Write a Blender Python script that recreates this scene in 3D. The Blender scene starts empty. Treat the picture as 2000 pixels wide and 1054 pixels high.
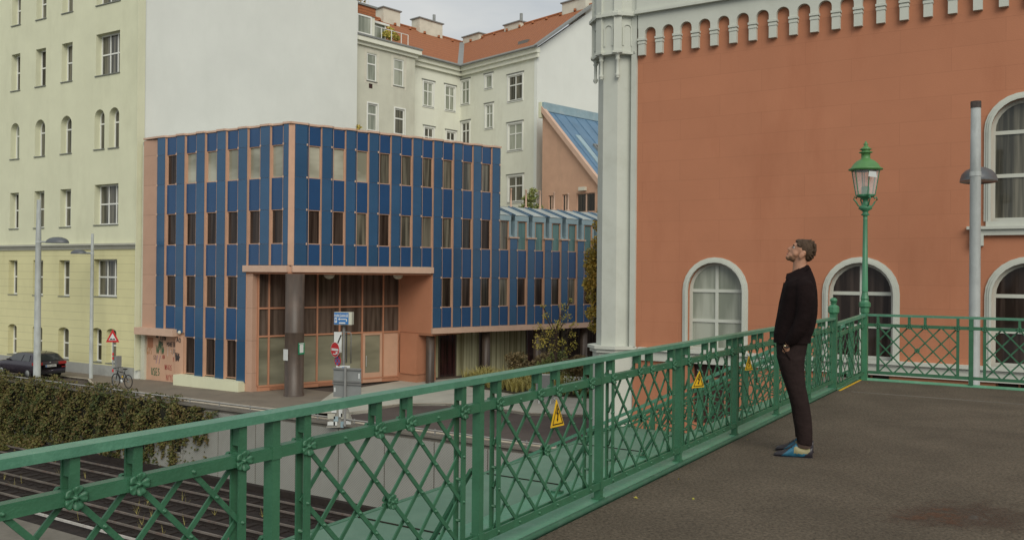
import bpy, math, random
from mathutils import Vector, Matrix
random.seed(7)
S = bpy.context.scene
R = math.radians
# ---------------------------------------------------------------- camera (eye is the origin, z up, y ahead)
FPX = 1720.0; ROLL = R(.5); PITCH = math.atan(8 / FPX)
cam_d = bpy.data.cameras.new("Camera"); cam = bpy.data.objects.new("Camera", cam_d); S.collection.objects.link(cam)
cam_d.sensor_width = 36; cam_d.lens = FPX / 2000 * 36; cam_d.clip_start = .05; cam_d.clip_end = 3000
c_, s_ = math.cos(ROLL), math.sin(ROLL); cp_, sp_ = math.cos(PITCH), math.sin(PITCH)
rt = Vector((c_, -s_ * sp_, s_ * cp_)); up = Vector((-s_, -c_ * sp_, c_ * cp_)); fw = Vector((0, cp_, sp_))
cam.matrix_world = Matrix((( rt.x, up.x, -fw.x, 0), (rt.y, up.y, -fw.y, 0), (rt.z, up.z, -fw.z, 0), (0, 0, 0, 1)))
S.camera = cam
S.render.resolution_x = 1024; S.render.resolution_y = 539
# ---------------------------------------------------------------- light and sky
SUN_AZ = R(166); SUN_EL = R(36)          # compass angle from +Y clockwise: the soft light comes from behind and right of the camera
sd = bpy.data.lights.new("sun", 'SUN'); sd.energy = 2.15; sd.angle = R(40); sd.color = (1, .95, .84)
sun = bpy.data.objects.new("sun", sd); S.collection.objects.link(sun)
sv = Vector((math.sin(SUN_AZ) * math.cos(SUN_EL), math.cos(SUN_AZ) * math.cos(SUN_EL), math.sin(SUN_EL)))
sun.rotation_euler = sv.to_track_quat('Z', 'Y').to_euler()
W = bpy.data.worlds.new("World"); S.world = W; W.use_nodes = True
nt = W.node_tree; bg = nt.nodes['Background']
sky = nt.nodes.new('ShaderNodeTexSky'); sky.sky_type = 'NISHITA'; sky.sun_disc = False
sky.sun_elevation = SUN_EL; sky.sun_rotation = SUN_AZ; sky.dust_density = 4; sky.air_density = 1
tc = nt.nodes.new('ShaderNodeTexCoord'); mp_ = nt.nodes.new('ShaderNodeMapping'); mp_.inputs['Scale'].default_value = (1, 1, 3.2)
nz = nt.nodes.new('ShaderNodeTexNoise'); nz.inputs['Scale'].default_value = 3.2; nz.inputs['Detail'].default_value = 8; nz.inputs['Roughness'].default_value = .55
rp = nt.nodes.new('ShaderNodeValToRGB'); rp.color_ramp.elements[0].position = .2; rp.color_ramp.elements[0].color = (.62,.62,.62,1); rp.color_ramp.elements[1].position = .55; rp.color_ramp.elements[1].color = (1, 1, 1, 1)
nz2 = nt.nodes.new('ShaderNodeTexNoise'); nz2.inputs['Scale'].default_value = 3.4; nz2.inputs['Detail'].default_value = 7
rp2 = nt.nodes.new('ShaderNodeValToRGB'); rp2.color_ramp.elements[0].position = .3; rp2.color_ramp.elements[0].color = (4.7, 5.25, 5.75, 1); rp2.color_ramp.elements[1].position = .7; rp2.color_ramp.elements[1].color = (7.3, 7.45, 7.35, 1)
mx = nt.nodes.new('ShaderNodeMix'); mx.data_type = 'RGBA'
nt.links.new(tc.outputs['Generated'], mp_.inputs['Vector']); nt.links.new(mp_.outputs[0], nz.inputs['Vector']); nt.links.new(mp_.outputs[0], nz2.inputs['Vector'])
nt.links.new(nz.outputs['Fac'], rp.inputs[0]); nt.links.new(nz2.outputs['Fac'], rp2.inputs[0])
nt.links.new(rp.outputs[0], mx.inputs[0]); nt.links.new(sky.outputs[0], mx.inputs[6]); nt.links.new(rp2.outputs[0], mx.inputs[7])
nt.links.new(mx.outputs[2], bg.inputs[0]); bg.inputs[1].default_value = .1
S.view_settings.view_transform = 'Standard'; S.view_settings.look = 'None'; S.view_settings.gamma = 1; S.view_settings.exposure = -.12

# ---------------------------------------------------------------- helpers
ORG = {}
def lin(r, g, b):
    f = lambda c: c / 12.92 if c <= .04045 else ((c + .055) / 1.055) ** 2.4
    return (f(r / 255), f(g / 255), f(b / 255), 1)
class Fr:
    """a frame: o origin, ax along, ay outward (towards the viewer), z up"""
    def __init__(s, o, ax, ay=None):
        s.o = Vector((o[0], o[1], o[2] if len(o) > 2 else 0)); s.ax = Vector((ax[0], ax[1], 0)).normalized()
        s.ay = Vector((ay[0], ay[1], 0)).normalized() if ay else Vector((s.ax.y, -s.ax.x, 0))
        s.az = Vector((0, 0, 1))
    def p(s, x, y, z): return s.o + s.ax * x + s.ay * y + s.az * z
    def px(s, px, py):
        """where the sight line through a photo pixel meets this upright plane: (along, height)"""
        x = (px - 1000) / FPX; y = -(py - 527) / FPX
        x2 = x * c_ - y * s_; y2 = x * s_ + y * c_
        r = (x2, cp_ - y2 * sp_, sp_ + y2 * cp_)
        n = s.ay; t = (s.o.x * n.x + s.o.y * n.y) / (r[0] * n.x + r[1] * n.y)
        q = Vector((r[0] * t - s.o.x, r[1] * t - s.o.y, 0))
        return q.dot(s.ax), r[2] * t - s.o.z
WORLD = Fr((0, 0, 0), (1, 0), (0, 1))
class MB:
    def __init__(s): s.v = []; s.f = []; s.m = []; s.k = 0; s.sm = []; s.smooth = False
    def add(s, vs, fs):
        n = len(s.v); s.v += [Vector(q) for q in vs]
        for f in fs: s.f.append([n + i for i in f]); s.m.append(s.k); s.sm.append(s.smooth)
        return s
    def box(s, F, x0, x1, y0, y1, z0, z1):
        P = [F.p(x, y, z) for z in (z0, z1) for y in (y0, y1) for x in (x0, x1)]
        return s.add(P, [(0, 1, 3, 2), (4, 6, 7, 5), (0, 4, 5, 1), (2, 3, 7, 6), (0, 2, 6, 4), (1, 5, 7, 3)])
    def poly(s, pts): return s.add(pts, [tuple(range(len(pts)))])
    def prism(s, F, pl, y0, y1):          # outline in (x, z), extruded along y
        n = len(pl); P = [F.p(x, y0, z) for x, z in pl] + [F.p(x, y1, z) for x, z in pl]
        return s.add(P, [tuple(range(n)), tuple(range(2 * n - 1, n - 1, -1))] + [(i, (i + 1) % n, n + (i + 1) % n, n + i) for i in range(n)])
    def slab(s, pl, z0, z1):              # outline in plan, extruded upward
        n = len(pl); P = [Vector((x, y, z0)) for x, y in pl] + [Vector((x, y, z1)) for x, y in pl]
        return s.add(P, [tuple(range(n)), tuple(range(2 * n - 1, n - 1, -1))] + [(i, (i + 1) % n, n + (i + 1) % n, n + i) for i in range(n)])
    def bar(s, a, b, w, t, side):         # flat bar: w across, t along 'side'
        a = Vector(a); b = Vector(b); d = (b - a).normalized(); n = Vector(side).normalized(); n = (n - d * n.dot(d)).normalized(); c = d.cross(n)
        P = [q + c * i * w / 2 + n * j * t / 2 for q in (a, b) for j in (-1, 1) for i in (-1, 1)]
        return s.add(P, [(0, 1, 3, 2), (4, 6, 7, 5), (0, 4, 5, 1), (2, 3, 7, 6), (0, 2, 6, 4), (1, 5, 7, 3)])
    def tube(s, pts, r, n=8, cap=True, flat=1.0, side=None):
        pts = [Vector(q) for q in pts]; rs = r if isinstance(r, (list, tuple)) else [r] * len(pts)
        base = len(s.v); fs = []; vs = []
        for i, q in enumerate(pts):
            d = (pts[min(i + 1, len(pts) - 1)] - pts[max(i - 1, 0)]).normalized()
            h = Vector(side) if side else (Vector((0, 0, 1)) if abs(d.z) < .9 else Vector((1, 0, 0)))
            a = (h - d * h.dot(d)).normalized(); b = d.cross(a)
            for k in range(n):
                t = 2 * math.pi * k / n; vs.append(q + a * math.cos(t) * rs[i] + b * math.sin(t) * rs[i] * flat)
        for i in range(len(pts) - 1):
            for k in range(n): fs.append((i * n + k, i * n + (k + 1) % n, (i + 1) * n + (k + 1) % n, (i + 1) * n + k))
        if cap: fs += [tuple(range(n)), tuple(range((len(pts) - 1) * n, len(pts) * n))]
        o = s.smooth; s.smooth = n > 5; s.add(vs, fs); s.smooth = o; return s
    def lathe(s, o, prof, n=16, smooth=True):      # prof: (radius, z) list
        o = Vector(o); vs = []; fs = []
        for r, z in prof:
            for k in range(n): t = 2 * math.pi * (k + .5) / n; vs.append(o + Vector((r * math.cos(t), r * math.sin(t), z)))
        for i in range(len(prof) - 1):
            for k in range(n): fs.append((i * n + k, i * n + (k + 1) % n, (i + 1) * n + (k + 1) % n, (i + 1) * n + k))
        fs += [tuple(range(n)), tuple(range((len(prof) - 1) * n, len(prof) * n))]
        q = s.smooth; s.smooth = smooth; s.add(vs, fs); s.smooth = q; return s
    def ball(s, o, rx, ry, rz, M=None, n=14, m=9):
        o = Vector(o); vs = []; fs = []
        for i in range(m + 1):
            a = math.pi * i / m
            for k in range(n):
                t = 2 * math.pi * k / n; q = Vector((rx * math.sin(a) * math.cos(t), ry * math.sin(a) * math.sin(t), rz * math.cos(a)))
                if M: q = M @ q
                vs.append(o + q)
        for i in range(m):
            for k in range(n): fs.append((i * n + k, i * n + (k + 1) % n, (i + 1) * n + (k + 1) % n, (i + 1) * n + k))
        q = s.smooth; s.smooth = True; s.add(vs, fs); s.smooth = q; return s
    def build(s, name, mats, parent=None):
        me = bpy.data.meshes.new(name); o = Vector((0, 0, 0))
        if parent is not None: o = ORG[parent.name]
        me.from_pydata([tuple(q - o) for q in s.v], [], s.f)
        if not isinstance(mats, (list, tuple)): mats = [mats]
        for m in mats: me.materials.append(m)
        me.polygons.foreach_set('material_index', s.m); me.polygons.foreach_set('use_smooth', s.sm); me.update()
        ob = bpy.data.objects.new(name, me); S.collection.objects.link(ob)
        if parent is not None: ob.parent = parent
        ORG[ob.name] = o
        return ob
def thing(name, loc, label, cat, group=None):
    o = bpy.data.objects.new(name, None); S.collection.objects.link(o); o.location = loc; o.empty_display_size = .2
    o['label'] = label; o['category'] = cat
    if group: o['group'] = group
    ORG[o.name] = Vector(loc); return o
def tag(o, label, cat, group=None, kind=None):
    o['label'] = label; o['category'] = cat
    if group: o['group'] = group
    if kind: o['kind'] = kind
    return o
def recentre(ob):
    """put a single-mesh thing's origin at its base instead of the scene's centre"""
    me = ob.data; n = len(me.vertices); xs = [v.co for v in me.vertices]
    c = Vector((sum(q.x for q in xs) / n, sum(q.y for q in xs) / n, min(q.z for q in xs)))
    for v in me.vertices: v.co -= c
    ob.location = c; return ob
def struct(mb, name, mat): o = mb.build(name, mat); o['kind'] = 'structure'; return o
def copy_tree(o, parent=None):
    c = o.copy(); S.collection.objects.link(c); ORG[c.name] = ORG.get(o.name, Vector((0, 0, 0)))
    if parent is not None: c.parent = parent
    for ch in [q for q in bpy.data.objects if q.parent == o]: copy_tree(ch, c)
    return c

# ---------------------------------------------------------------- materials
def mat(name, col, rough=.8, var=.12, scale=1.5, bump=0, bscale=60, metal=0, spec=.4, joints=None, stain=None, rnd=0, stretch=None):
    """joints: (dir, width, row height, thickness, darkness, depth) mortar-like grooves; stain: (colour, amount, scale)"""
    m = bpy.data.materials.new(name); m.use_nodes = True; t = m.node_tree; N = t.nodes; L = t.links; b = N['Principled BSDF']
    b.inputs['Roughness'].default_value = rough; b.inputs['Metallic'].default_value = metal; b.inputs['Specular IOR Level'].default_value = spec
    geo = N.new('ShaderNodeNewGeometry'); pos = geo.outputs['Position']
    if stretch:
        mpn = N.new('ShaderNodeMapping'); mpn.inputs['Scale'].default_value = stretch; L.new(pos, mpn.inputs[0]); npos = mpn.outputs[0]
    else: npos = pos
    n1 = N.new('ShaderNodeTexNoise'); n1.inputs['Scale'].default_value = scale; n1.inputs['Detail'].default_value = 6; n1.inputs['Roughness'].default_value = .6; L.new(npos, n1.inputs['Vector'])
    mr = N.new('ShaderNodeMapRange'); mr.inputs[1].default_value = .3; mr.inputs[2].default_value = .7; mr.inputs[3].default_value = 1 - var; mr.inputs[4].default_value = 1 + var; L.new(n1.outputs['Fac'], mr.inputs[0])
    vm = N.new('ShaderNodeVectorMath'); vm.operation = 'SCALE'; vm.inputs[0].default_value = col[:3]; L.new(mr.outputs[0], vm.inputs['Scale']); out = vm.outputs[0]
    if rnd:
        mr2 = N.new('ShaderNodeMapRange'); mr2.inputs[3].default_value = 1 - rnd; mr2.inputs[4].default_value = 1 + rnd; L.new(geo.outputs['Random Per Island'], mr2.inputs[0])
        v2 = N.new('ShaderNodeVectorMath'); v2.operation = 'SCALE'; L.new(out, v2.inputs[0]); L.new(mr2.outputs[0], v2.inputs['Scale']); out = v2.outputs[0]
    if stain:
        n2 = N.new('ShaderNodeTexNoise'); n2.inputs['Scale'].default_value = stain[2]; n2.inputs['Detail'].default_value = 7; n2.inputs['Roughness'].default_value = .7
        mp2 = N.new('ShaderNodeMapping'); mp2.inputs['Scale'].default_value = stain[3] if len(stain) > 3 else (1, 1, 1); mp2.inputs['Location'].default_value = (3, 7, 1); L.new(pos, mp2.inputs[0]); L.new(mp2.outputs[0], n2.inputs['Vector'])
        r2 = N.new('ShaderNodeMapRange'); r2.inputs[1].default_value = stain[4] if len(stain) > 4 else .5; r2.inputs[2].default_value = stain[5] if len(stain) > 4 else .72; r2.inputs[3].default_value = 0; r2.inputs[4].default_value = stain[1]; L.new(n2.outputs['Fac'], r2.inputs[0])
        mx = N.new('ShaderNodeMix'); mx.data_type = 'RGBA'; L.new(r2.outputs[0], mx.inputs[0]); L.new(out, mx.inputs[6]); mx.inputs[7].default_value = tuple(stain[0][:3]) + (1,); out = mx.outputs[2]
    hgt = None
    if joints:
        d, w, h, th, dark, off = joints
        dt = N.new('ShaderNodeVectorMath'); dt.operation = 'DOT_PRODUCT'; L.new(pos, dt.inputs[0]); dt.inputs[1].default_value = (d[0], d[1], 0)
        sx = N.new('ShaderNodeSeparateXYZ'); L.new(pos, sx.inputs[0]); cb = N.new('ShaderNodeCombineXYZ'); L.new(dt.outputs['Value'], cb.inputs[0])
        ad = N.new('ShaderNodeMath'); ad.operation = 'ADD'; L.new(sx.outputs[2], ad.inputs[0]); ad.inputs[1].default_value = 100 * h + off; L.new(ad.outputs[0], cb.inputs[1])
        bt = N.new('ShaderNodeTexBrick'); L.new(cb.outputs[0], bt.inputs['Vector']); bt.inputs['Scale'].default_value = 1; bt.inputs['Brick Width'].default_value = w; bt.inputs['Row Height'].default_value = h
        bt.inputs['Mortar Size'].default_value = th; bt.inputs['Mortar Smooth'].default_value = .3; bt.inputs['Color1'].default_value = (1, 1, 1, 1); bt.inputs['Color2'].default_value = (.96, .96, .96, 1); bt.inputs['Mortar'].default_value = (dark, dark, dark, 1)
        mm = N.new('ShaderNodeMix'); mm.data_type = 'RGBA'; mm.blend_type = 'MULTIPLY'; mm.inputs[0].default_value = 1; L.new(out, mm.inputs[6]); L.new(bt.outputs['Color'], mm.inputs[7]); out = mm.outputs[2]
    L.new(out, b.inputs['Base Color'])
    if bump:
        n3 = N.new('ShaderNodeTexNoise'); n3.inputs['Scale'].default_value = bscale; n3.inputs['Detail'].default_value = 4; L.new(pos, n3.inputs['Vector'])
        bp = N.new('ShaderNodeBump'); bp.inputs['Strength'].default_value = bump; bp.inputs['Distance'].default_value = .02; L.new(n3.outputs['Fac'], bp.inputs['Height']); L.new(bp.outputs[0], b.inputs['Normal'])
    return m
Wd = (-.855, .519)      # street direction, away to the left
Dd = (.788, .616)       # right face of the blue building
Ud = (.53, .848); Vd = (.848, -.53)
M = {}
M['yellow'] = mat('render yellow', (.67, .68, .49, 1), .9, .05, .5, .15, 30, stain=((.45, .45, .3), .25, .8, (1, 1, .3)))
M['yellow_low'] = mat('render yellow rusticated', (.68, .65, .37, 1), .9, .05, .5, .15, 30, joints=(Wd, 40, .475, .014, .72, .1), stain=((.48, .45, .25), .25, .9, (1, 1, .3)))
M['white'] = mat('render white', (.74, .765, .71, 1), .92, .04, .35, .12, 25, stain=((.66, .69, .63), .4, .5, (1, 1, .35)))
M['cream'] = mat('render cream', (.72, .73, .62, 1), .92, .05, .4, .12, 25, stain=((.52, .51, .40), .4, .6, (1, 1, .3)))
M['greycream'] = mat('render grey cream', (.56, .56, .46, 1), .92, .07, .6, .12, 25, stain=((.42, .40, .32), .5, .8, (1, 1, .3)))
M['winwhite'] = mat('window paint white', (.74, .75, .70, 1), .5, .04)
M['sill'] = mat('sill zinc', (.20, .21, .18, 1), .6, .1)
M['plinth'] = mat('plinth grey', (.36, .37, .35, 1), .9, .1, 1, .2, 40, stain=((.22, .22, .2), .5, 1.2))
M['coldband'] = mat('cornice grey', (.42, .42, .35, 1), .8, .08)
M['pink'] = mat('terracotta pink panel', (.50, .315, .225, 1), .75, .06, .8, .05, 30, joints=(Wd, 60, 1.64, .012, .6, .2), stain=((.40, .23, .15), .35, .9, (1, 1, .25)))
M['pinkplain'] = mat('terracotta pink', (.56, .345, .235, 1), .7, .07, 1, stain=((.36, .24, .16), .35, 1.2, (1, 1, .4)))
M['terra'] = mat('terracotta strong', (.50, .22, .125, 1), .7, .06, .8, stain=((.42, .16, .08), .3, 1))
M['terraframe'] = mat('terracotta mullion', (.46, .22, .13, 1), .5, .06)
M['pinklight'] = mat('pink coping', (.58, .40, .30, 1), .7, .06, stain=((.45, .32, .22), .4, 2))
M['blue'] = mat('blue enamelled panel', (.034, .094, .182, 1), .14, .10, .45, spec=.5, rnd=.10)
M['bluespan'] = mat('blue enamelled spandrel', (.022, .072, .172, 1), .18, .09, .45, spec=.45, rnd=.10)  # darker copy of the panel blue; the difference in sky reflection is painted in
M['blueroof'] = mat('blue sheet roof', (.11, .20, .30, 1), .45, .15, .8, .1, 4, spec=.5)
M['paleblue'] = mat('pale blue sheet', (.27, .38, .42, 1), .5, .12, 1.2, stain=((.45, .5, .5), .5, 2))
M['paleglass'] = mat('greyed skylight glass', (.42, .48, .47, 1), .35, .18, .9, spec=.6, stain=((.28, .35, .36), .5, 1.1))
M['orange'] = mat('render orange', (.46, .192, .104, 1), .88, .05, .5, .15, 30, joints=(Vd, 2.6, .65, .008, .86, .21), stain=((.37, .135, .068), .45, .7, (1, 1, .22)))
M['stone'] = mat('moulding greyish white', (.535, .555, .49, 1), .8, .05, .8, .1, 20, stain=((.38, .39, .32), .3, 1.2))
M['darkred'] = mat('basement dark red', (.045, .018, .014, 1), .6, .2)
M['tile'] = mat('orange roof tiles', (.36, .135, .055, 1), .8, .15, 6, .1, 10, joints=((.743, -.669), .35, .22, .03, .6, 0), stain=((.34, .11, .045), .6, 3))
M['zinc'] = mat('zinc flashing', (.22, .23, .22, 1), .5, .1, 2)
M['chim'] = mat('chimney render', (.62, .60, .50, 1), .9, .08, 1, stain=((.4, .38, .3), .5, 1))
M['column'] = mat('sooty bronze column', (.075, .055, .042, 1), .45, .3, 1.2, .05, 10, spec=.5, stretch=(3, 3, .35), stain=((.15, .10, .075), .5, .9))
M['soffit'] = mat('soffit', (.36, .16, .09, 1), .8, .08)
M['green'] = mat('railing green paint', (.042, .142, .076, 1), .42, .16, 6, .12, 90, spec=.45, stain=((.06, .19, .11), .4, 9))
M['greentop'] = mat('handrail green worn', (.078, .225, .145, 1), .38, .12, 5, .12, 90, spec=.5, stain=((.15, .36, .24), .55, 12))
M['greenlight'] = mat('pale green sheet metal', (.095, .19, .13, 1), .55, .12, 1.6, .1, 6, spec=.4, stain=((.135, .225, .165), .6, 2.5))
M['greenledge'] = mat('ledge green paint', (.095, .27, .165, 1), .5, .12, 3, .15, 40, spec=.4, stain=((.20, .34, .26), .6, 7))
M['lampgreen'] = mat('lamp green paint', (.052, .195, .10, 1), .42, .12, 8, spec=.5)
M['lamphood'] = mat('lamp hood bright green', (.085, .22, .07, 1), .45, .1, 8, spec=.5)
M['asph'] = mat('bridge asphalt', (.142, .115, .084, 1), .9, .20, 1.6, .8, 60, spec=.2, stain=((.040, .032, .024), .8, 48, (1, 1, 1), .40, .66))
M['road'] = mat('street asphalt', (.092, .075, .066, 1), .8, .12, .6, .2, 60, spec=.3, stain=((.05, .036, .032), .85, .28))
M['walk'] = mat('pavement asphalt', (.20, .168, .13, 1), .9, .1, .7, .2, 60, stain=((.09, .08, .065), .5, .6))
M['paving'] = mat('pale paving', (.46, .45, .38, 1), .9, .08, .8, .1, 30, joints=(Vd, .6, .4, .012, .8, 0), stain=((.26, .26, .22), .5, .5))
M['kerbstone'] = mat('kerb stone', (.42, .38, .31, 1), .9, .15, 3, stain=((.16, .12, .07), .6, 2))
M['ballast'] = mat('track bed', (.020, .014, .012, 1), .9, .5, 3, .8, 30)
M['rail'] = mat('rusty rail', (.15, .13, .115, 1), .5, .3, 2, spec=.4, stain=((.12, .05, .03), .6, 3))
M['railshine'] = mat('polished rail', (.50, .48, .45, 1), .4, .15, 3, stain=((.2, .12, .08), .5, 4))  # pale non-metal base colour stands in for the shine of bare steel
M['timber'] = mat('dark sleeper', (.022, .016, .013, 1), .9, .3, 4, .4, 20)
M['concrete'] = mat('old concrete', (.17, .155, .13, 1), .9, .15, 1, .3, 20, stain=((.1, .09, .07), .5, 1))
M['pipe'] = mat('galvanised pipe', (.22, .22, .21, 1), .5, .12, 3, metal=.3)
M['polegrey'] = mat('galvanised pole', (.36, .385, .375, 1), .55, .10, 2, .05, 20, stain=((.16, .17, .16), .5, 4, (1, 1, .3)))
M['lampgrey'] = mat('lamp head grey', (.10, .11, .12, 1), .4, .1)
M['polecap'] = mat('pole cap rusty', (.05, .04, .035, 1), .8, .4, 20)
M['steel'] = mat('sign back steel', (.23, .24, .235, 1), .5, .1, 2)
M['black'] = mat('black', (.012, .012, .012, 1), .5)
M['rubber'] = mat('rubber', (.018, .018, .018, 1), .8)
M['carpaint'] = mat('car paint dark', (.030, .024, .034, 1), .18, .05, spec=.7)
M['carglass'] = mat('car glass', (.03, .035, .035, 1), .06, .1, spec=.9)
M['redlamp'] = mat('rear lamp red', (.32, .02, .02, 1), .2, .1, spec=.6)
M['plate'] = mat('number plate', (.62, .63, .6, 1), .5, .05)
M['signred'] = mat('sign red', (.50, .022, .025, 1), .45, .06)
M['signwhite'] = mat('sign white', (.62, .64, .62, 1), .5, .06)
M['signblue'] = mat('sign blue', (.03, .16, .42, 1), .45, .06)
M['signyellow'] = mat('sign yellow', (.72, .44, .02, 1), .5, .1, 8, stain=((.5, .3, .03), .5, 12))
M['signgreen'] = mat('sign green', (.01, .22, .10, 1), .5, .05)
M['bark'] = mat('bark', (.07, .05, .035, 1), .9, .3, 12, .4, 40)
M['hair'] = mat('brown hair', (.065, .038, .021, 1), .6, .3, 60, .5, 120, spec=.3, stretch=(1, 1, 1))
M['skin'] = mat('skin', (.42, .215, .135, 1), .5, .08, 25, spec=.35)
M['jacket'] = mat('black jacket cloth', (.012, .007, .007, 1), .95, .2, 10, .5, 18, spec=.12)
M['trouser'] = mat('dark brown trouser cloth', (.026, .017, .016, 1), .95, .15, 12, .5, 16, spec=.12)
M['sock'] = mat('grey brown sock', (.07, .045, .035, 1), .95, .1)
M['shoedark'] = mat('shoe leather dark', (.030, .026, .032, 1), .4, .2, 20)
M['shoeblue'] = mat('shoe leather blue', (.025, .125, .20, 1), .35, .35, 30)
M['shoecream'] = mat('shoe leather cream', (.26, .235, .12, 1), .5, .12, 20)
M['gold'] = mat('watch metal', (.6, .5, .3, 1), .3, .1, metal=.6)
def glassmat(name, c1, c2, scale=(6, 6, .25), rough=.06, spec=.5, lo=.4, hi=.62):
    m = bpy.data.materials.new(name); m.use_nodes = True; t = m.node_tree; N = t.nodes; L = t.links; b = N['Principled BSDF']
    g = N.new('ShaderNodeNewGeometry'); mp = N.new('ShaderNodeMapping'); mp.inputs['Scale'].default_value = scale; L.new(g.outputs['Position'], mp.inputs[0])
    n = N.new('ShaderNodeTexNoise'); n.inputs['Scale'].default_value = 1; n.inputs['Detail'].default_value = 3; L.new(mp.outputs[0], n.inputs['Vector'])
    r = N.new('ShaderNodeValToRGB'); r.color_ramp.elements[0].position = lo; r.color_ramp.elements[0].color = tuple(c1) + (1,); r.color_ramp.elements[1].position = hi; r.color_ramp.elements[1].color = tuple(c2) + (1,)
    L.new(n.outputs['Fac'], r.inputs[0]); L.new(r.outputs[0], b.inputs['Base Color']); b.inputs['Roughness'].default_value = rough; b.inputs['Specular IOR Level'].default_value = spec
    return m
M['gl_dark'] = glassmat('pane dark room', (.012, .010, .009), (.05, .042, .03))
M['gl_brown'] = glassmat('pane brown room', (.022, .015, .012), (.062, .045, .036), spec=.25)
M['gl_curt'] = glassmat('pane with net curtain', (.20, .22, .17), (.38, .40, .33), (2.5, 2.5, .3))
M['gl_mid'] = glassmat('pane with drawn curtain', (.05, .05, .04), (.18, .17, .13))
M['gl_reflect'] = glassmat('pane with painted cream reflection', (.24, .24, .18), (.46, .46, .37), (.3, .3, .9))  # cream tones imitate a pale facade reflected in the top-row panes
M['gl_lobby'] = glassmat('lobby glass', (.14, .135, .095), (.26, .255, .18), (.25, .25, .9))
M['gl_lobbyup'] = glassmat('upper lobby glass', (.055, .040, .031), (.13, .098, .078), (5, 5, .25), spec=.5)
M['gl_green'] = glassmat('pane with green blind', (.07, .16, .16), (.11, .23, .22))
M['gl_purple'] = glassmat('basement pane', (.02, .01, .01), (.05, .02, .02))
M['curtain'] = glassmat('pale green curtain', (.20, .19, .11), (.42, .41, .27), (9, 9, .12), .9, .1)
M['lampglass'] = bpy.data.materials.new('lantern glass'); M['lampglass'].use_nodes = True
_b = M['lampglass'].node_tree.nodes['Principled BSDF']; _b.inputs['Base Color'].default_value = (.9, .85, .85, 1); _b.inputs['Alpha'].default_value = .28; _b.inputs['Roughness'].default_value = .12
def leafmat(name, cols, rough=.6):
    m = bpy.data.materials.new(name); m.use_nodes = True; t = m.node_tree; N = t.nodes; L = t.links; b = N['Principled BSDF']
    g = N.new('ShaderNodeNewGeometry'); r = N.new('ShaderNodeValToRGB'); e = r.color_ramp.elements
    n = N.new('ShaderNodeTexNoise'); n.inputs['Scale'].default_value = .9; n.inputs['Detail'].default_value = 3; L.new(g.outputs['Position'], n.inputs['Vector'])
    ad = N.new('ShaderNodeMath'); ad.operation = 'MULTIPLY_ADD'; L.new(g.outputs['Random Per Island'], ad.inputs[0]); ad.inputs[1].default_value = .55
    s2 = N.new('ShaderNodeMapRange'); s2.inputs[1].default_value = .3; s2.inputs[2].default_value = .7; s2.inputs[3].default_value = 0; s2.inputs[4].default_value = .45; L.new(n.outputs['Fac'], s2.inputs[0]); L.new(s2.outputs[0], ad.inputs[2]); L.new(ad.outputs[0], r.inputs[0])
    while len(e) < len(cols): e.new(.5)
    for i, c in enumerate(cols): e[i].position = i / (len(cols) - 1); e[i].color = tuple(c) + (1,)
    L.new(r.outputs[0], b.inputs['Base Color']); b.inputs['Roughness'].default_value = rough; b.inputs['Specular IOR Level'].default_value = .3
    return m
M['ivy'] = leafmat('ivy leaves', [(.028, .042, .014), (.05, .07, .02), (.09, .10, .026), (.11, .075, .03), (.14, .135, .035), (.13, .05, .035)])
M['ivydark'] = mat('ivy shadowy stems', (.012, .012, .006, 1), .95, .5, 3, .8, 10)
M['treeyellow'] = leafmat('yellowing leaves', [(.30, .28, .05), (.44, .40, .08), (.58, .48, .11), (.60, .44, .10)])
M['treegold'] = leafmat('turning leaves', [(.17, .17, .04), (.33, .27, .06), (.50, .36, .07), (.56, .37, .08)])
M['bushgreen'] = leafmat('green leaves', [(.09, .12, .035), (.17, .21, .06), (.26, .28, .09), (.30, .32, .12)])
M['bushbrown'] = leafmat('brownish shrub', [(.13, .11, .05), (.22, .17, .08), (.26, .19, .10), (.28, .28, .11)])
M['grass'] = leafmat('dry ornamental grass', [(.26, .22, .06), (.38, .33, .09), (.48, .42, .16), (.34, .35, .11)])
M['soil'] = mat('soil', (.06, .05, .03, 1), .95, .3, 3, .5, 20)

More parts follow.
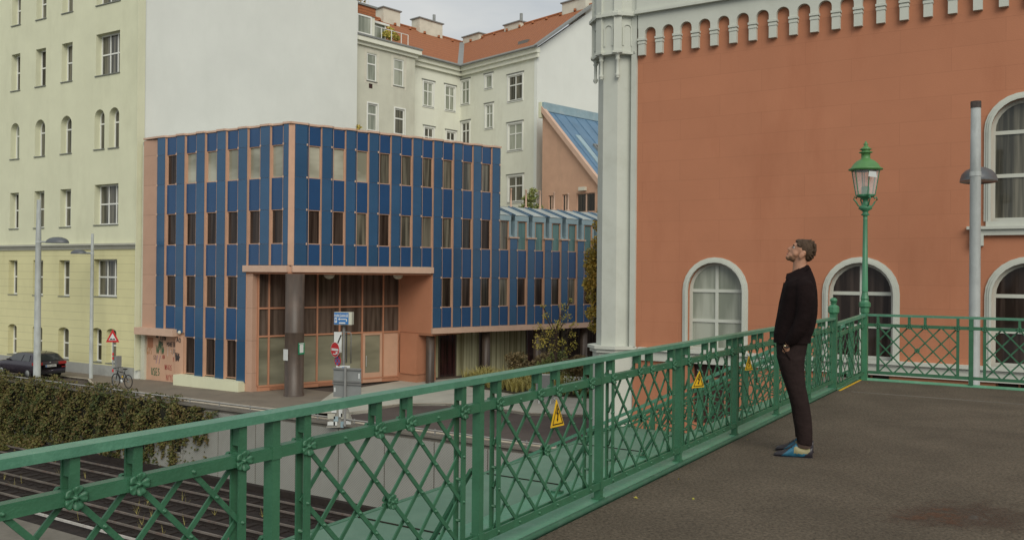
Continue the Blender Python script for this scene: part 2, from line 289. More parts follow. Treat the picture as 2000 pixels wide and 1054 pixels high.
# ---------------------------------------------------------------- openings and windows
def arch_pts(a, b, d, rise, n=14):
    c = (a + b) / 2; hw = (b - a) / 2
    return [(c - hw * math.cos(math.pi * i / n), d - rise + rise * math.sin(math.pi * i / n)) for i in range(n + 1)]
def wall(mb, F, x0, x1, z0, z1, holes, depth, y=0, open_=False):
    """wall face with true openings: each hole (a, b, c, d, rise); reveals run back by depth"""
    xs = sorted({x0, x1} | {h[0] for h in holes} | {h[1] for h in holes}); zs = sorted({z0, z1} | {h[2] for h in holes} | {h[3] for h in holes})
    xs = [q for q in xs if x0 <= q <= x1]; zs = [q for q in zs if z0 <= q <= z1]
    for j in range(len(zs) - 1):
        for i in range(len(xs) - 1):
            cx = (xs[i] + xs[i + 1]) / 2; cz = (zs[j] + zs[j + 1]) / 2
            if any(h[0] < cx < h[1] and h[2] < cz < h[3] for h in holes): continue
            mb.poly([F.p(xs[i], y, zs[j]), F.p(xs[i + 1], y, zs[j]), F.p(xs[i + 1], y, zs[j + 1]), F.p(xs[i], y, zs[j + 1])])
    for a, b, c, d, rise in holes:
        yb = y - depth
        outl = [(a, c)] + (arch_pts(a, b, d, rise) if rise else [(a, d), (b, d)]) + [(b, c)]
        for i in range(len(outl) - (1 if open_ else 0)):
            p, q = outl[i], outl[(i + 1) % len(outl)]
            mb.poly([F.p(p[0], y, p[1]), F.p(q[0], y, q[1]), F.p(q[0], yb, q[1]), F.p(p[0], yb, p[1])])
        if rise:
            ap = arch_pts(a, b, d, rise)
            for i in range(len(ap) - 1):
                mb.poly([F.p(ap[i][0], y, ap[i][1]), F.p(ap[i + 1][0], y, ap[i + 1][1]), F.p(ap[i + 1][0], y, d), F.p(ap[i][0], y, d)])
def ring(mb, F, a, b, c, d, rise, w, y0, y1, bottom=True):
    """a frame following a (maybe arched) opening, w wide inward, from y0 to y1"""
    if rise: o = arch_pts(a, b, d, rise); i_ = arch_pts(a + w, b - w, d - w, max(rise - w, .02))
    else: o = [(a, d), (b, d)]; i_ = [(a + w, d - w), (b - w, d - w)]
    O = [(a, c)] + o + [(b, c)]; I = [(a + w, c + (w if bottom else 0))] + i_ + [(b - w, c + (w if bottom else 0))]
    n = len(O); rng = range(n if bottom else n - 1)
    for k in rng:
        p, q, r, s = O[k], O[(k + 1) % n], I[(k + 1) % n], I[k]
        for yy in (y1, y0): mb.poly([F.p(p[0], yy, p[1]), F.p(q[0], yy, q[1]), F.p(r[0], yy, r[1]), F.p(s[0], yy, s[1])])
        mb.poly([F.p(s[0], y0, s[1]), F.p(r[0], y0, r[1]), F.p(r[0], y1, r[1]), F.p(s[0], y1, s[1])])
        mb.poly([F.p(p[0], y0, p[1]), F.p(q[0], y0, q[1]), F.p(q[0], y1, q[1]), F.p(p[0], y1, p[1])])
def window(F, parent, h, y, fm, gm, w=.07, vert=(.5,), hor=(.62,), bw=.05, sill=None, name='window'):
    a, b, c, d, rise = h
    mb = MB(); ring(mb, F, a, b, c, d, rise, w, y, y + .07)
    hw = (b - a) / 2
    for f in vert:
        x = a + (b - a) * f; t = d - w
        if rise: t = d - rise + rise * math.sqrt(max(0, 1 - ((x - (a + b) / 2) / hw) ** 2)) - w * .6
        mb.box(F, x - bw / 2, x + bw / 2, y + .004, y + .062, c + w * .9, t)
    for f in hor: z = c + (d - c) * f; mb.box(F, a + w * .8, b - w * .8, y + .008, y + .066, z - bw / 2, z + bw / 2)
    wn = mb.build(name, M[fm], parent)
    g = MB(); e = w * .7
    pl = [(a + e, c + e)] + (arch_pts(a + e, b - e, d - e, max(.02, rise - e)) if rise else [(a + e, d - e), (b - e, d - e)]) + [(b - e, c + e)]
    g.poly([F.p(x, y + .03, z) for x, z in pl]); g.build('pane', M[gm], wn)
    if sill:
        q = MB(); q.box(F, a - .05, b + .05, y + .072, sill, c - .045, c + .005); q.build('sill', M['sill'], wn)
    return wn
# ================================================================ SETTING
GZ = -6.05      # street level
DK = -1.44      # bridge deck
def lineC(c, s):   # point on the line U.p = c, s metres along V
    o = Vector((Ud[0], Ud[1], 0)) * c; return (o.x + Vd[0] * s, o.y + Vd[1] * s)
g = MB(); g.slab([lineC(26.62, -400), lineC(26.62, 400), lineC(900, 400), lineC(900, -400)], GZ - .5, GZ - .10); struct(g, 'street', M['road'])
g = MB(); g.slab([lineC(-60, -400), lineC(-60, 400), lineC(26.6, 400), lineC(26.6, -400)], -9.9, -9.4); struct(g, 'track_bed', M['ballast'])
# pavement along the yellow and blue fronts
def sheet(pts, z, name, m, h=.012):
    q = MB(); q.slab(pts, z - h, z); return struct(q, name, m)
wc = lambda x, y: Ud[0] * x + Ud[1] * y
sheet([lineC(29.1, -120), lineC(29.1, -46), lineC(27.5, -43), lineC(27.4, -31), (-8.9, 38.2), (-9.0, 44.6), (-11, 46), lineC(31.2, -40), lineC(31.2, -120)], GZ, 'pavement', M['walk'], .12)
kb = MB()
def kerb(a, b, w=.14, z0=GZ - .12, z1=GZ + .015):
    d = Vector((b[0] - a[0], b[1] - a[1], 0)); L_ = d.length; kb.box(Fr((a[0], a[1]), (d.x, d.y)), 0, L_, -w, 0, z0, z1)
kpts = [lineC(29.1, -120), lineC(29.1, -46), lineC(27.5, -43), lineC(27.4, -31), (-8.9, 38.2)]
for a, b in zip(kpts, kpts[1:]): kerb(a, b)
pz = [(-8.9, 38.2), (-8.4, 37.9), (-7.3, 37.9), (-6.2, 38.8), (-5.9, 39.9), (-5.0, 40.9), (-3.06, 41.1), (-1.2, 40.2), (.8, 38.4), (3.5, 38.0), (14, 36), (14, 60), (6, 58), (-6, 50), (-9.0, 44.6)]
for a, b in zip(pz[:11], pz[1:11]): kerb(a, b, .12)
o = struct(kb, 'kerb', M['kerbstone'])
sheet(pz, GZ + .006, 'paved_plaza', M['paving'], .12)
# grass bed
bed = [(-3.0, 48.6), (-2.5, 47.5), (-.9, 45.6), (0, 44.6), (4.2, 43.0), (12, 43), (12, 58), (7, 56.2)]
sheet(bed, GZ + .07, 'planting_bed', M['soil'], .06)
# ---------------------------------------------------------------- retaining wall of the cutting
FW = Fr((-13, 39.3), Vd, (-Ud[0], -Ud[1]))
rw = thing('retaining_wall', (FW.o.x, FW.o.y, -9.4), 'grey perforated metal retaining wall along the sunken tracks below the street', 'wall')
q = MB(); q.box(FW, -110, 60, -.28, -.02, -9.4, -6.14); q.build('wall_core', M['concrete'], rw)
def perfmat():
    m = mat('perforated panel', (.30, .30, .27, 1), .6, .08, .7, stain=((.22, .21, .18), .5, .8, (1, 1, .4))); t = m.node_tree; N = t.nodes; L = t.links; b = N['Principled BSDF']
    src = b.inputs['Base Color'].links[0].from_socket
    geo = N.new('ShaderNodeNewGeometry'); dt = N.new('ShaderNodeVectorMath'); dt.operation = 'DOT_PRODUCT'; L.new(geo.outputs['Position'], dt.inputs[0]); dt.inputs[1].default_value = (Vd[0], Vd[1], 0)
    sx = N.new('ShaderNodeSeparateXYZ'); L.new(geo.outputs['Position'], sx.inputs[0])
    def wv(sock, per):
        a = N.new('ShaderNodeMath'); a.operation = 'MULTIPLY'; L.new(sock, a.inputs[0]); a.inputs[1].default_value = 2 * math.pi / per
        s = N.new('ShaderNodeMath'); s.operation = 'SINE'; L.new(a.outputs[0], s.inputs[0]); return s.outputs[0]
    mu = N.new('ShaderNodeMath'); mu.operation = 'MULTIPLY'; L.new(wv(dt.outputs['Value'], .12), mu.inputs[0]); L.new(wv(sx.outputs[2], .10), mu.inputs[1])
    gt = N.new('ShaderNodeMapRange'); L.new(mu.outputs[0], gt.inputs[0]); gt.inputs[1].default_value = .05; gt.inputs[2].default_value = .5; gt.inputs[3].default_value = 1; gt.inputs[4].default_value = .78
    sc = N.new('ShaderNodeVectorMath'); sc.operation = 'SCALE'; L.new(src, sc.inputs[0]); L.new(gt.outputs[0], sc.inputs['Scale']); L.new(sc.outputs[0], b.inputs['Base Color']); return m
M['perf'] = perfmat()
x = -24.0
while x < 30:
    q = MB(); q.box(FW, x + .03, x + 2.37, -.02, .05, -9.2, -6.28); q.build('perforated_panel', M['perf'], rw); x += 2.4
q = MB(); q.box(FW, -110, 60, -.34, .10, -6.14, -6.06); q.build('coping', M['concrete'], rw)
q = MB(); q.box(FW, -60, 60, .06, .30, -9.4, -9.12); q.build('base_kerb', M['timber'], rw)
gp = thing('guard_pipe', (FW.o.x, FW.o.y, -6.0), 'thin grey guard pipe on low stanchions along the edge of the street', 'railing')
q = MB(); q.tube([FW.p(-60, .0, -5.78), FW.p(22, 0, -5.88)], .035, 6); q.build('pipe', M['pipe'], gp)
q = MB()
for k in range(30): q.tube([FW.p(-36 + k * 2, 0, -6.0), FW.p(-36 + k * 2, 0, -5.80)], .03, 6)
q.build('stanchions', M['pipe'], gp)
q = MB(); q.tube([FW.p(-30, -.45, -6.05), FW.p(20, -.45, -6.05)], .04, 6); ob = q.build('cable_duct', M['kerbstone']); recentre(ob); tag(ob, 'long rusty ochre duct lying behind the guard pipe on the wall top', 'duct')
# ---------------------------------------------------------------- tracks
cs = [25.2, 24.2, 22.95, 21.75, 20.7, 19.75]
for i in range(3):
    t = thing('railway_track', (lineC(cs[2 * i], -10)[0], lineC(cs[2 * i], -10)[1], -9.4), ['dark railway track nearest the grey perforated wall', 'middle railway track of the three in the cutting', 'railway track farthest out from the perforated wall, nearest the bridge'][i], 'railway track', 'tracks in the cutting')
    for c in cs[2 * i:2 * i + 2]:
        a, b = lineC(c, -80), lineC(c, 40); F = Fr(lineC(c, 0), Vd, (-Ud[0], -Ud[1]))
        q = MB(); q.box(F, -80, 40, -.045, .045, -9.25, -9.19); q.k = 1; q.box(F, -80, 40, -.02, .02, -9.4, -9.25); q.box(F, -80, 40, -.10, .10, -9.4, -9.36); r = q.build('rail', [M['rail'], M['timber']], t)
    F = Fr(lineC((cs[2 * i] + cs[2 * i + 1]) / 2, 0), Vd, (-Ud[0], -Ud[1]))
    for k in range(58):
        q = MB(); xx = -44 + k * .8; q.box(F, xx, xx + .26, -.85, .85, -9.4, -9.36 + random.random() * .015); q.build('sleeper', M['timber'], t)
F = Fr(lineC(18.9, 0), Vd, (-Ud[0], -Ud[1]))
q = MB(); q.box(F, -80, 40, -.03, .03, -9.28, -9.20); cr = q.build('conductor_rail', M['railshine']); recentre(cr); tag(cr, 'bright polished conductor rail at the near edge of the tracks', 'rail')
F = Fr(lineC(24.7, 0), Vd, (-Ud[0], -Ud[1]))
q = MB(); q.box(F, -14, 40, -.04, .04, -9.38, -9.16); cr = q.build('conductor_rail', M['railshine']); recentre(cr); tag(cr, 'bright polished rail strip close to the foot of the perforated wall', 'rail')
q = MB(); q.slab([lineC(18.2, -80), lineC(18.2, 40), lineC(5, 40), lineC(5, -80)], -9.4, -9.30); struct(q, 'track_walkway', M['concrete'])

# ================================================================ YELLOW HOUSE
FY = Fr((-20.9, 49.35), Wd, (-.519, -.855))
yb = thing('apartment_house', (FY.o.x, FY.o.y, GZ), 'tall pale yellow house with deep-set windows and a blank white side wall', 'house')
def yy(px_, py): return FY.px(px_, py)[1]
cols = [(118.5, 139.5), (68, 87.5), (20.5, 37.5)]
cx = [sorted((FY.px(a, 300)[0], FY.px(b, 300)[0])) for a, b in cols]
wsp = (cx[2][0] - cx[0][0]) / 2
cx += [[cx[0][0] + wsp * k, cx[0][1] + wsp * k] for k in (3, 4)]
big = sorted((FY.px(185.5, 300)[0], FY.px(232, 300)[0]))
sm1 = sorted((FY.px(212.5, 300)[0], FY.px(232, 300)[0])); sm2 = sorted((FY.px(184, 300)[0], FY.px(203.5, 300)[0]))
rows = [(yy(128, 26), yy(128, -38), 0), (yy(128, 160), yy(128, 85), 0), (yy(128, 300), yy(128, 226.5), 1), (yy(127, 443), yy(127, 369.5), 0)]
UP = []; LO = []
for c, d, a in rows:
    for x0, x1 in cx: UP.append((x0, x1, c, d, (x1 - x0) / 2 if a else 0))
UP.append((big[0], big[1], yy(209, 7), yy(209, -70), 0)); UP.append((big[0], big[1], yy(209, 145.5), yy(209, 64), 0))
for s in (sm1, sm2): UP.append((s[0], s[1], yy(208, 290), yy(208, 212), (s[1] - s[0]) / 2))
UP.append((big[0], big[1], yy(209, 438.5), yy(209, 359.5), 0))
# two more storeys above the picture
for k in (1, 2):
    for x0, x1 in cx: UP.append((x0, x1, rows[0][0] + 3.4 * k, rows[0][1] + 3.4 * k, 0))
lrow = [(yy(127, 578), yy(127, 508), 0), (yy(125, 701), yy(125, 639), .22)]
for c, d, a in lrow:
    for x0, x1 in cx: LO.append((x0, x1, c, d, a))
LO.append((big[0], big[1], yy(208, 579), yy(208, 506), 0))
for s in (sm1, sm2): LO.append((s[0], s[1], yy(208, 708), yy(208, 641), .22))
zc = yy(130, 481)
q = MB(); wall(q, FY, .0, 60, zc, 20, UP, .42); q.build('wall', M['yellow'], yb)
zp = yy(263, 718)
q = MB(); wall(q, FY, .0, 60, zp, zc, LO, .42, y=.03); q.poly([FY.p(0, .03, zp), FY.p(0, .03, zc), FY.p(0, -.3, zc), FY.p(0, -.3, zp)]); q.build('rusticated_wall', M['yellow_low'], yb)
q = MB(); q.box(FY, .35, 60, -.4, .06, GZ, zp); q.build('plinth', M['plinth'], yb)
q = MB(); q.box(FY, 0, 60, -.02, .14, zc - .10, zc + .02); q.box(FY, 0, 60, -.02, .24, zc + .02, zc + .13); q.box(FY, 0, 60, -.02, .10, zc - .2, zc - .10); q.build('string_course', M['coldband'], yb)
for i, h in enumerate(UP + LO):
    w_ = h[1] - h[0]; vert = (.5,) if w_ < 1.3 else (.3, .62)
    gm = random.choice(['gl_dark', 'gl_mid', 'gl_mid', 'gl_mid', 'gl_curt']) 
    y0 = -.42 + (.03 if i >= len(UP) else 0)
    wn = window(FY, yb, h, y0, 'winwhite', gm, w=.09, vert=vert if w_ > 1.3 else (.5,), hor=(.52,) if not h[4] else (.66 if h[4] > .3 else .5,), bw=.085, sill=.06 - (y0 + .42) * 0)
    
# white side wall
FS = Fr((-20.9, 49.35), (.519, .855), (.855, -.519))
L1 = FS.px(697, 200)[0]
q = MB(); q.box(FS, 0.003, L1, -.5, .0, GZ, 20); q.build('side_wall', M['white'], yb)
q = MB(); q.box(FS, -.25, .22, -.003, .06, GZ + .5, 20); q.build('corner_strip', M['yellow'], yb)
q = MB(); q.box(FS, .1, L1 + .1, -38, 0, 20, 20.3); q.build('roof', M['zinc'], yb)
q = MB(); q.box(FS, L1 - .5, L1 - .02, -38, -.5, GZ, 19.98); q.build('rear_wall', M['yellow'], yb)
# climbing plant at white wall's far edge
def leaves(name_or_mb, pts, size, jitter=.4, nrm=None):
    mb = name_or_mb
    for p in pts:
        s = size * random.uniform(.6, 1.3); a = Vector((random.gauss(0, 1), random.gauss(0, 1), random.gauss(0, 1))).normalized()
        if nrm is not None: n = (nrm + a * jitter).normalized()
        else: n = a
        t = n.cross(Vector((random.gauss(0, 1), random.gauss(0, 1), random.gauss(0, 1)))).normalized(); b = n.cross(t)
        mb.add([p - t * s * .5, p + b * s * .32 + n * s * .08, p + t * s * .5 - n * s * .12, p - b * s * .32 + n * s * .08], [(0, 1, 2, 3)])
    return mb
q = MB(); pts = []
for k in range(380):
    z = random.uniform(6.6, 10.9); 
    if 8.6 < z < 9.6 and random.random() < .4: continue
    pts.append(FS.p(L1 + random.gauss(.1, .10), random.gauss(-.05, .14), z))
leaves(q, pts, .26); ob = q.build('climbing_plant', M['treegold']); recentre(ob); tag(ob, 'narrow strip of turning creeper at the far edge of the tall white wall', 'climbing plant')

# ================================================================ BACKGROUND COURTYARD HOUSE
A_ = (.68, -.733); B_ = (-.669, -.743); I0 = (-4.5, 75)
FA = Fr(I0, A_, (-.733, -.68)); FB = Fr(I0, B_, (.743, -.669))
bh = thing('courtyard_house', (I0[0], I0[1], GZ), 'cream courtyard house with orange tiled roof meeting in a valley above many white windows', 'house')
EZ = 17.5
LA = FA.px(1048, 300)[0]; LB = FB.px(808.5, 200)[0]
def rect(F, a, b, t, bt):
    x0, z1 = F.px(a, t); x1, _ = F.px(b, t); xm = (a + b) / 2; _, z0 = F.px(xm, bt); _, z1 = F.px(xm, t); return (min(x0, x1), max(x0, x1), z0, z1, 0)
HA = [rect(FA, 902, 916.5, 158, 203), rect(FA, 948.5, 961, 147, 172), rect(FA, 993.5, 1020.5, 147, 196), rect(FA, 949, 962.5, 205, 250), rect(FA, 902, 917, 239, 283), rect(FA, 993, 1020, 241.5, 293), rect(FA, 993, 1021, 344, 394)]
HB = [rect(FB, 827, 846, 161, 208), rect(FB, 870, 888, 169.5, 216), rect(FB, 829, 846.5, 250, 297), rect(FB, 872, 889, 258, 300)]
for F, L_, H in ((FA, LA, HA), (FB, LB + 1.5, HB)):
    q = MB(); wall(q, F, 0, L_, GZ, EZ, H, .1); q.build('wall', M['cream'], bh)
    for h in H:
        big_ = h[1] - h[0] > .7
        wn = window(F, bh, h, -.1, 'winwhite', random.choice(['gl_mid', 'gl_mid', 'gl_curt']), w=.09, vert=(.5,) if h[3] - h[2] > 1.3 else (), hor=(.62,) if h[3] - h[2] > 1.3 else (), bw=.09, sill=.07)
        q = MB(); ring(q, F, h[0] - .12, h[1] + .12, h[2] - .12, h[3] + .12, 0, .12, .0, .05); q.build('surround', M['winwhite'], wn)
        q = MB(); q.box(F, h[0] - .2, h[1] + .2, 0, .10, h[3] + .14, h[3] + .2); q.build('lintel', M['sill'], wn)
    q = MB(); q.box(F, 0, L_ + (.25 if F is FA else 0), 0, .22, EZ - .75, EZ - .4); q.box(F, 0, L_ + (.3 if F is FA else 0), 0, .40, EZ - .4, EZ - .12); q.box(F, 0, L_ + .3 * (F is FA), 0, .50, EZ - .12, EZ); q.build('cornice', M['cream'], bh)
    q = MB(); q.tube([F.p(.5, .58, EZ + .02), F.p(L_ + .3 * (F is FA), .58, EZ + .02)], .10, 8); q.build('gutter', M['zinc'], bh)
RZ = 22.4; RD = 7.4
Fa = lambda x, y, z: FA.p(x, y, z)
va = FA.p(.55, .55, EZ); vt = Vector((I0[0] + RD * (.669 - .743), I0[1] + RD * (.743 + .669), RZ))
ra = vt + Vector((A_[0], A_[1], 0)) * (LA + RD + .3)
q = MB(); q.poly([va, FA.p(LA + .3, .55, EZ), ra, vt]); q.build('roof', M['tile'], bh)
rb = vt + Vector((B_[0], B_[1], 0)) * 26
q = MB(); q.poly([va + Vector((0, 0, .001)), FB.p(12, .55, EZ), rb, vt]); q.build('roof', M['tile'], bh)
q = MB(); q.bar(va + Vector((0, -.1, .04)), vt + Vector((0, -.1, .04)), .5, .05, (0, -1, .6)); q.build('valley_flashing', M['zinc'], bh)
q = MB(); q.bar(FA.p(LA + .28, .6, EZ - .02), ra, .55, .16, (-.733, -.68, .6)); q.build('verge_flashing', M['zinc'], bh)
q = MB(); q.tube([vt + Vector((0, 0, .05)), ra + Vector((0, 0, .05))], .12, 6); q.tube([vt + Vector((0, 0, .05)), rb + Vector((0, 0, .05))], .12, 6); q.build('ridge', M['tile'], bh)
FE = Fr(FA.p(LA, 0, 0), (.669, .743), (.743, -.669))
q = MB(); q.prism(FE, [(0, GZ), (0, EZ), (RD, RZ - .1), (RD * 2, EZ), (RD * 2, GZ)], -.3, 0); q.build('gable_wall', M['white'], bh)
def chimney(c, w, d, z0, z1, F, pot=False):
    m = MB(); m.box(F, c - w / 2, c + w / 2, -d / 2, d / 2, z0, z1); ch = m.build('chimney', M['chim'], bh)
    m = MB(); m.box(F, c - w / 2 - .12, c + w / 2 + .12, -d / 2 - .12, d / 2 + .12, z1, z1 + .1); m.build('chimney_cap', M['zinc'], ch)
    if pot: m = MB(); m.tube([F.p(c + w * .3 * pot, 0, z1 + .1), F.p(c + w * .3 * pot, 0, z1 + .9)], .14, 8); m.build('flue', M['zinc'], ch)
FRA = Fr((vt.x, vt.y), A_, (-.733, -.68)); FRB = Fr((vt.x, vt.y), B_, (.743, -.669))
def chpx(F, a, b, t, **k):
    x0, z = F.px((a + b) / 2, t); xa, _ = F.px(a, t); xb, _ = F.px(b, t); chimney((xa + xb) / 2, abs(xb - xa) * .8, 1.1, RZ - 1.0, z, F, **k)
chpx(FRB, 806, 862, 44, pot=-1); chpx(FRB, 737, 778, 22); chpx(FRA, 909, 948, 72); chpx(FRA, 990, 1028, 49, pot=1); chpx(FRA, 1101, 1158, 4)
q = MB(); x0, z0 = FA.px(1007, 92)
for k in range(9):
    P = vt.lerp(ra, .08 + k * .1) * .93 + FA.p(1 + k * 1.6, .5, EZ) * .07; q.box(WORLD, P.x - .1, P.x + .1, P.y - .3, P.y, P.z - .02, P.z + .16)
    P = vt.lerp(rb, .05 + k * .07) * .93 + FB.p(1 + k * 1.2, .5, EZ) * .07; q.box(WORLD, P.x - .1, P.x + .1, P.y - .3, P.y, P.z - .02, P.z + .16)
q.build('vent_tiles', M['tile'], bh)
P0 = FA.p(6.6, .4, EZ); P1 = vt + Vector((A_[0], A_[1], 0)) * (6.6 + 5); pc = P0.lerp(P1, .2)
q = MB(); q.add([pc, pc + Vector((A_[0], A_[1], 0)) * 1.1, pc + Vector((A_[0], A_[1], 0)) * 1.1 + (P1 - P0).normalized() * .8 + Vector((0, 0, .05)), pc + (P1 - P0).normalized() * .8 + Vector((0, 0, .05)), pc + Vector((0, -.1, .3)), pc + Vector((A_[0], A_[1], 0)) * 1.1 + Vector((0, -.1, .3))], [(0, 1, 5, 4), (4, 5, 2, 3), (0, 4, 3), (1, 2, 5)]); q.build('roof_hatch', M['zinc'], bh)
# grey wing in front of the left arm
FG = Fr(FB.p(LB, .9, 0), B_, (.743, -.669)); _x = FG.px(810, 200)[0]; FG = Fr(FG.p(_x, 0, 0), B_, (.743, -.669))
gh = thing('grey_wing_house', (FG.o.x, FG.o.y, GZ), 'greyish rendered house wing with a glazed attic and roof terrace beside the tall white wall', 'house')
HG = [rect(FG, 717, 736, 105, 159), rect(FG, 769, 789, 116, 169), rect(FG, 718, 737, 203, 256), rect(FG, 771, 790, 213, 263), rect(FG, 720.5, 728, 163.5, 173)]
q = MB(); wall(q, FG, 0, 10, GZ, EZ - .4, HG, .12); q.poly([FG.p(0, 0, GZ), FG.p(0, 0, EZ - .4), FG.p(0, -1.2, EZ - .4), FG.p(0, -1.2, GZ)]); q.build('wall', M['greycream'], gh)
for k, h in enumerate(HG[:4]):
    wn = window(FG, gh, h, -.12, 'winwhite', 'gl_curt' if k < 3 else 'gl_mid', w=.10, vert=(), hor=(.62,), bw=.10, sill=.07)
    if k < 2: q = MB(); ring(q, FG, h[0] - .25, h[1] + .25, h[2] - .2, h[3] + .3, 0, .22, -.002, .008); q.build('bare_surround', M['chim'], wn)
    else: q = MB(); ring(q, FG, h[0] - .1, h[1] + .1, h[2] - .1, h[3] + .1, 0, .1, .0, .05); q.build('surround', M['winwhite'], wn)
q = MB(); q.box(FG, HG[4][0], HG[4][1], -.1, -.05, HG[4][2], HG[4][3]); q.build('vent_grille', M['darkred'], gh)
zt = EZ - .4
q = MB(); q.box(FG, -.15, 10, -1.2, .18, zt - .05, zt + .2); q.box(FG, -.35, 10, -1.2, .42, zt + .2, zt + .55); q.build('cornice', M['cream'], gh)
q = MB(); q.box(FG, -.4, 10, -1.2, .5, zt + .55, zt + .68); q.build('gutter', M['zinc'], gh)
q = MB(); q.box(FG, .0, 10, -3.5, -.05, zt + .68, zt + .8); q.build('terrace_slab', M['zinc'], gh)
xa, za = FG.px(735, 60)
q = MB(); q.box(FG, xa, 10, -3.5, -.2, zt + .8, zt + 3.0); d_ = q.build('attic', M['cream'], gh)
q = MB(); q.box(FG, xa - .02, 10, -.2, -.12, zt + 2.35, zt + 3.0); q.build('tile_band', M['tile'], d_)
q = MB(); q.box(FG, xa - .12, 10, -3.6, -.02, zt + 3.0, zt + 3.14); q.build('attic_eave', M['zinc'], d_)
window(FG, gh, (xa + .35, xa + 1.75, zt + .85, zt + 2.3, 0), -.17, 'winwhite', 'gl_curt', w=.12, vert=(), hor=(), name='attic_window')
window(FG, gh, (xa + 1.95, xa + 3.2, zt + .85, zt + 2.3, 0), -.17, 'winwhite', 'gl_curt', w=.12, vert=(), hor=(), name='attic_window')
xb_, _ = FG.px(768, 60)
q = MB(); q.box(FG, xb_, xa, -3.2, -1.0, zt + .8, zt + 2.2); q.build('glazed_porch', M['gl_curt'], gh)
q = MB(); q.box(FG, xb_ - .3, xa, -3.4, -.8, zt + 2.2, zt + 2.36); q.box(FG, xb_ - .02, xb_ + .08, -1.02, -.9, zt + .8, zt + 2.2); q.build('porch_roof', M['winwhite'], gh)
q = MB()
q.tube([FG.p(.5, -.3, zt + 1.75), FG.p(xa, -.3, zt + 1.75)], .03, 5)
for xx in (.5, 1.2, 2.2, 3.2): q.tube([FG.p(xx, -.3, zt + .8), FG.p(xx, -.3, zt + 1.75)], .035, 5)
q.build('terrace_railing', M['winwhite'], gh); q = MB()
q.tube([FG.p(xa + .3, -.6, zt + 4.0), FG.p(xa + 4, -.6, zt + 4.0)], .03, 5)
for k in range(6): q.tube([FG.p(xa + .3 + k * .7, -.6, zt + 3.1), FG.p(xa + .3 + k * .7, -.6, zt + 4.0)], .025, 5)
q.build('terrace_railing', M['winwhite'], gh)
q = MB(); pts = []
for k in range(500):
    a = random.uniform(0, 6.28); r = random.random() ** .5; pts.append(FG.p(1.9 + .9 * r * math.cos(a), -.8 + .5 * r * math.sin(a), zt + 1.3 + random.uniform(0, .9) * (1.2 - r)))
leaves(q, pts, .2); q.tube([FG.p(1.9, -.8, zt + .8), FG.p(1.9, -.8, zt + 1.4)], .1, 6); ob = q.build('terrace_plant', M['treeyellow']); recentre(ob); tag(ob, 'bushy olive plant in the corner of the roof terrace', 'plant')
q = MB(); pts = [FG.p(xa + random.uniform(.4, 3), -.9 + random.gauss(0, .2), zt + 3.2 + random.random() * 1.2) for k in range(400)]
leaves(q, pts, .2); ob = q.build('terrace_plant', M['treegold']); recentre(ob); tag(ob, 'brownish plants behind the upper terrace railing at the top edge of the photo', 'plant')

# ================================================================ BLUE BUILDING
C0 = (-10.9, 43.2)
FL = Fr(C0, Wd, (-.519, -.855)); FR = Fr(C0, Dd, (.616, -.788))
bb = thing('office_building', (C0[0], C0[1], GZ), 'faceted office building clad in blue panels with pink fins and narrow windows', 'office building')
LV = [7.3, 6.3, 4.68, 3.09, 1.40, -.23, -1.87, -3.5, -5.45]
core = MB(); wins = []
PD = .13
def solidcol(F, a, b, zt, zb, chamf, side):
    """projecting column between a and b; chamf side is cut back; side=+1: chamfer at b"""
    e = .15
    pl = [(a, -.03), (a, PD), (b - e, PD), (b, .02), (b, -.03)] if chamf > 0 else [(b, -.03), (b, PD), (a + e, PD), (a, .02), (a, -.03)]
    solid = MB(); solid.k = 1; P = [F.p(x, y, 0) for x, y in pl]; solid.slab([(p.x, p.y) for p in P], zb, zt); solid.k = 0
    lv = [zt] + [z for z in LV[:-1] if zb + .2 < z < zt - .2] + [zb]
    g_ = .006
    for z1, z0 in zip(lv, lv[1:]):
        x0, x1 = (a + .005, b - e) if chamf > 0 else (a + e, b - .005)
        solid.box(F, x0, x1, PD, PD + .022, z0 + g_, z1 - g_)
        c0, c1 = ((b - e + .004, PD + .02), (b + .012, .02)) if chamf > 0 else ((a + e - .004, PD + .02), (a - .012, .02))
        solid.add([F.p(c0[0], c0[1], z0 + g_), F.p(c1[0], c1[1], z0 + g_), F.p(c1[0], c1[1], z1 - g_), F.p(c0[0], c0[1], z1 - g_)], [(0, 1, 2, 3)])
        xc = b - e if chamf > 0 else a + e
        if z0 > zb + .01: solid.k = 2; solid.box(F, xc - .03, xc + .03, PD + .022, PD + .06, z0 - .05, z0 + .05); solid.k = 0
    solid.build('panel_column', [M['blue'], M['pinkplain'], M['pinklight']], bb)
def bay(F, a, b, zt, zb, top=True, rowsw=((1, 2), (3, 4), (5, 6), (7, 8)), near='lo'):
    core.box(F, a, b, -.25, -.2, zb, zt)
    bars = [(LV[0], LV[1]), (LV[2], LV[3]), (LV[4], LV[5]), (LV[6], LV[7])]
    for z1, z0 in bars:
        z1 = min(z1, zt); z0 = max(z0, zb)
        if z1 - z0 > .3:
            core.box(F, a, b, -.2, -.012, z0, z1); span = MB(); span.box(F, a + .03, b - .03, -.012, .012, z0 + .01, z1 - .01); span.build('spandrel_panel', M['bluespan'], bb)
    for i, j in rowsw:
        z1, z0 = min(LV[i], zt), LV[j]
        if z0 >= zb - .05 and z1 - z0 > .8:
            wins.append((F, a, b, z0, z1, i))
    core.box(F, a, a + .02, -.2, .03, zb, zt); core.box(F, b - .02, b, -.2, .03, zb, zt)
ks = [.5 + 1.6 * k for k in range(7)]
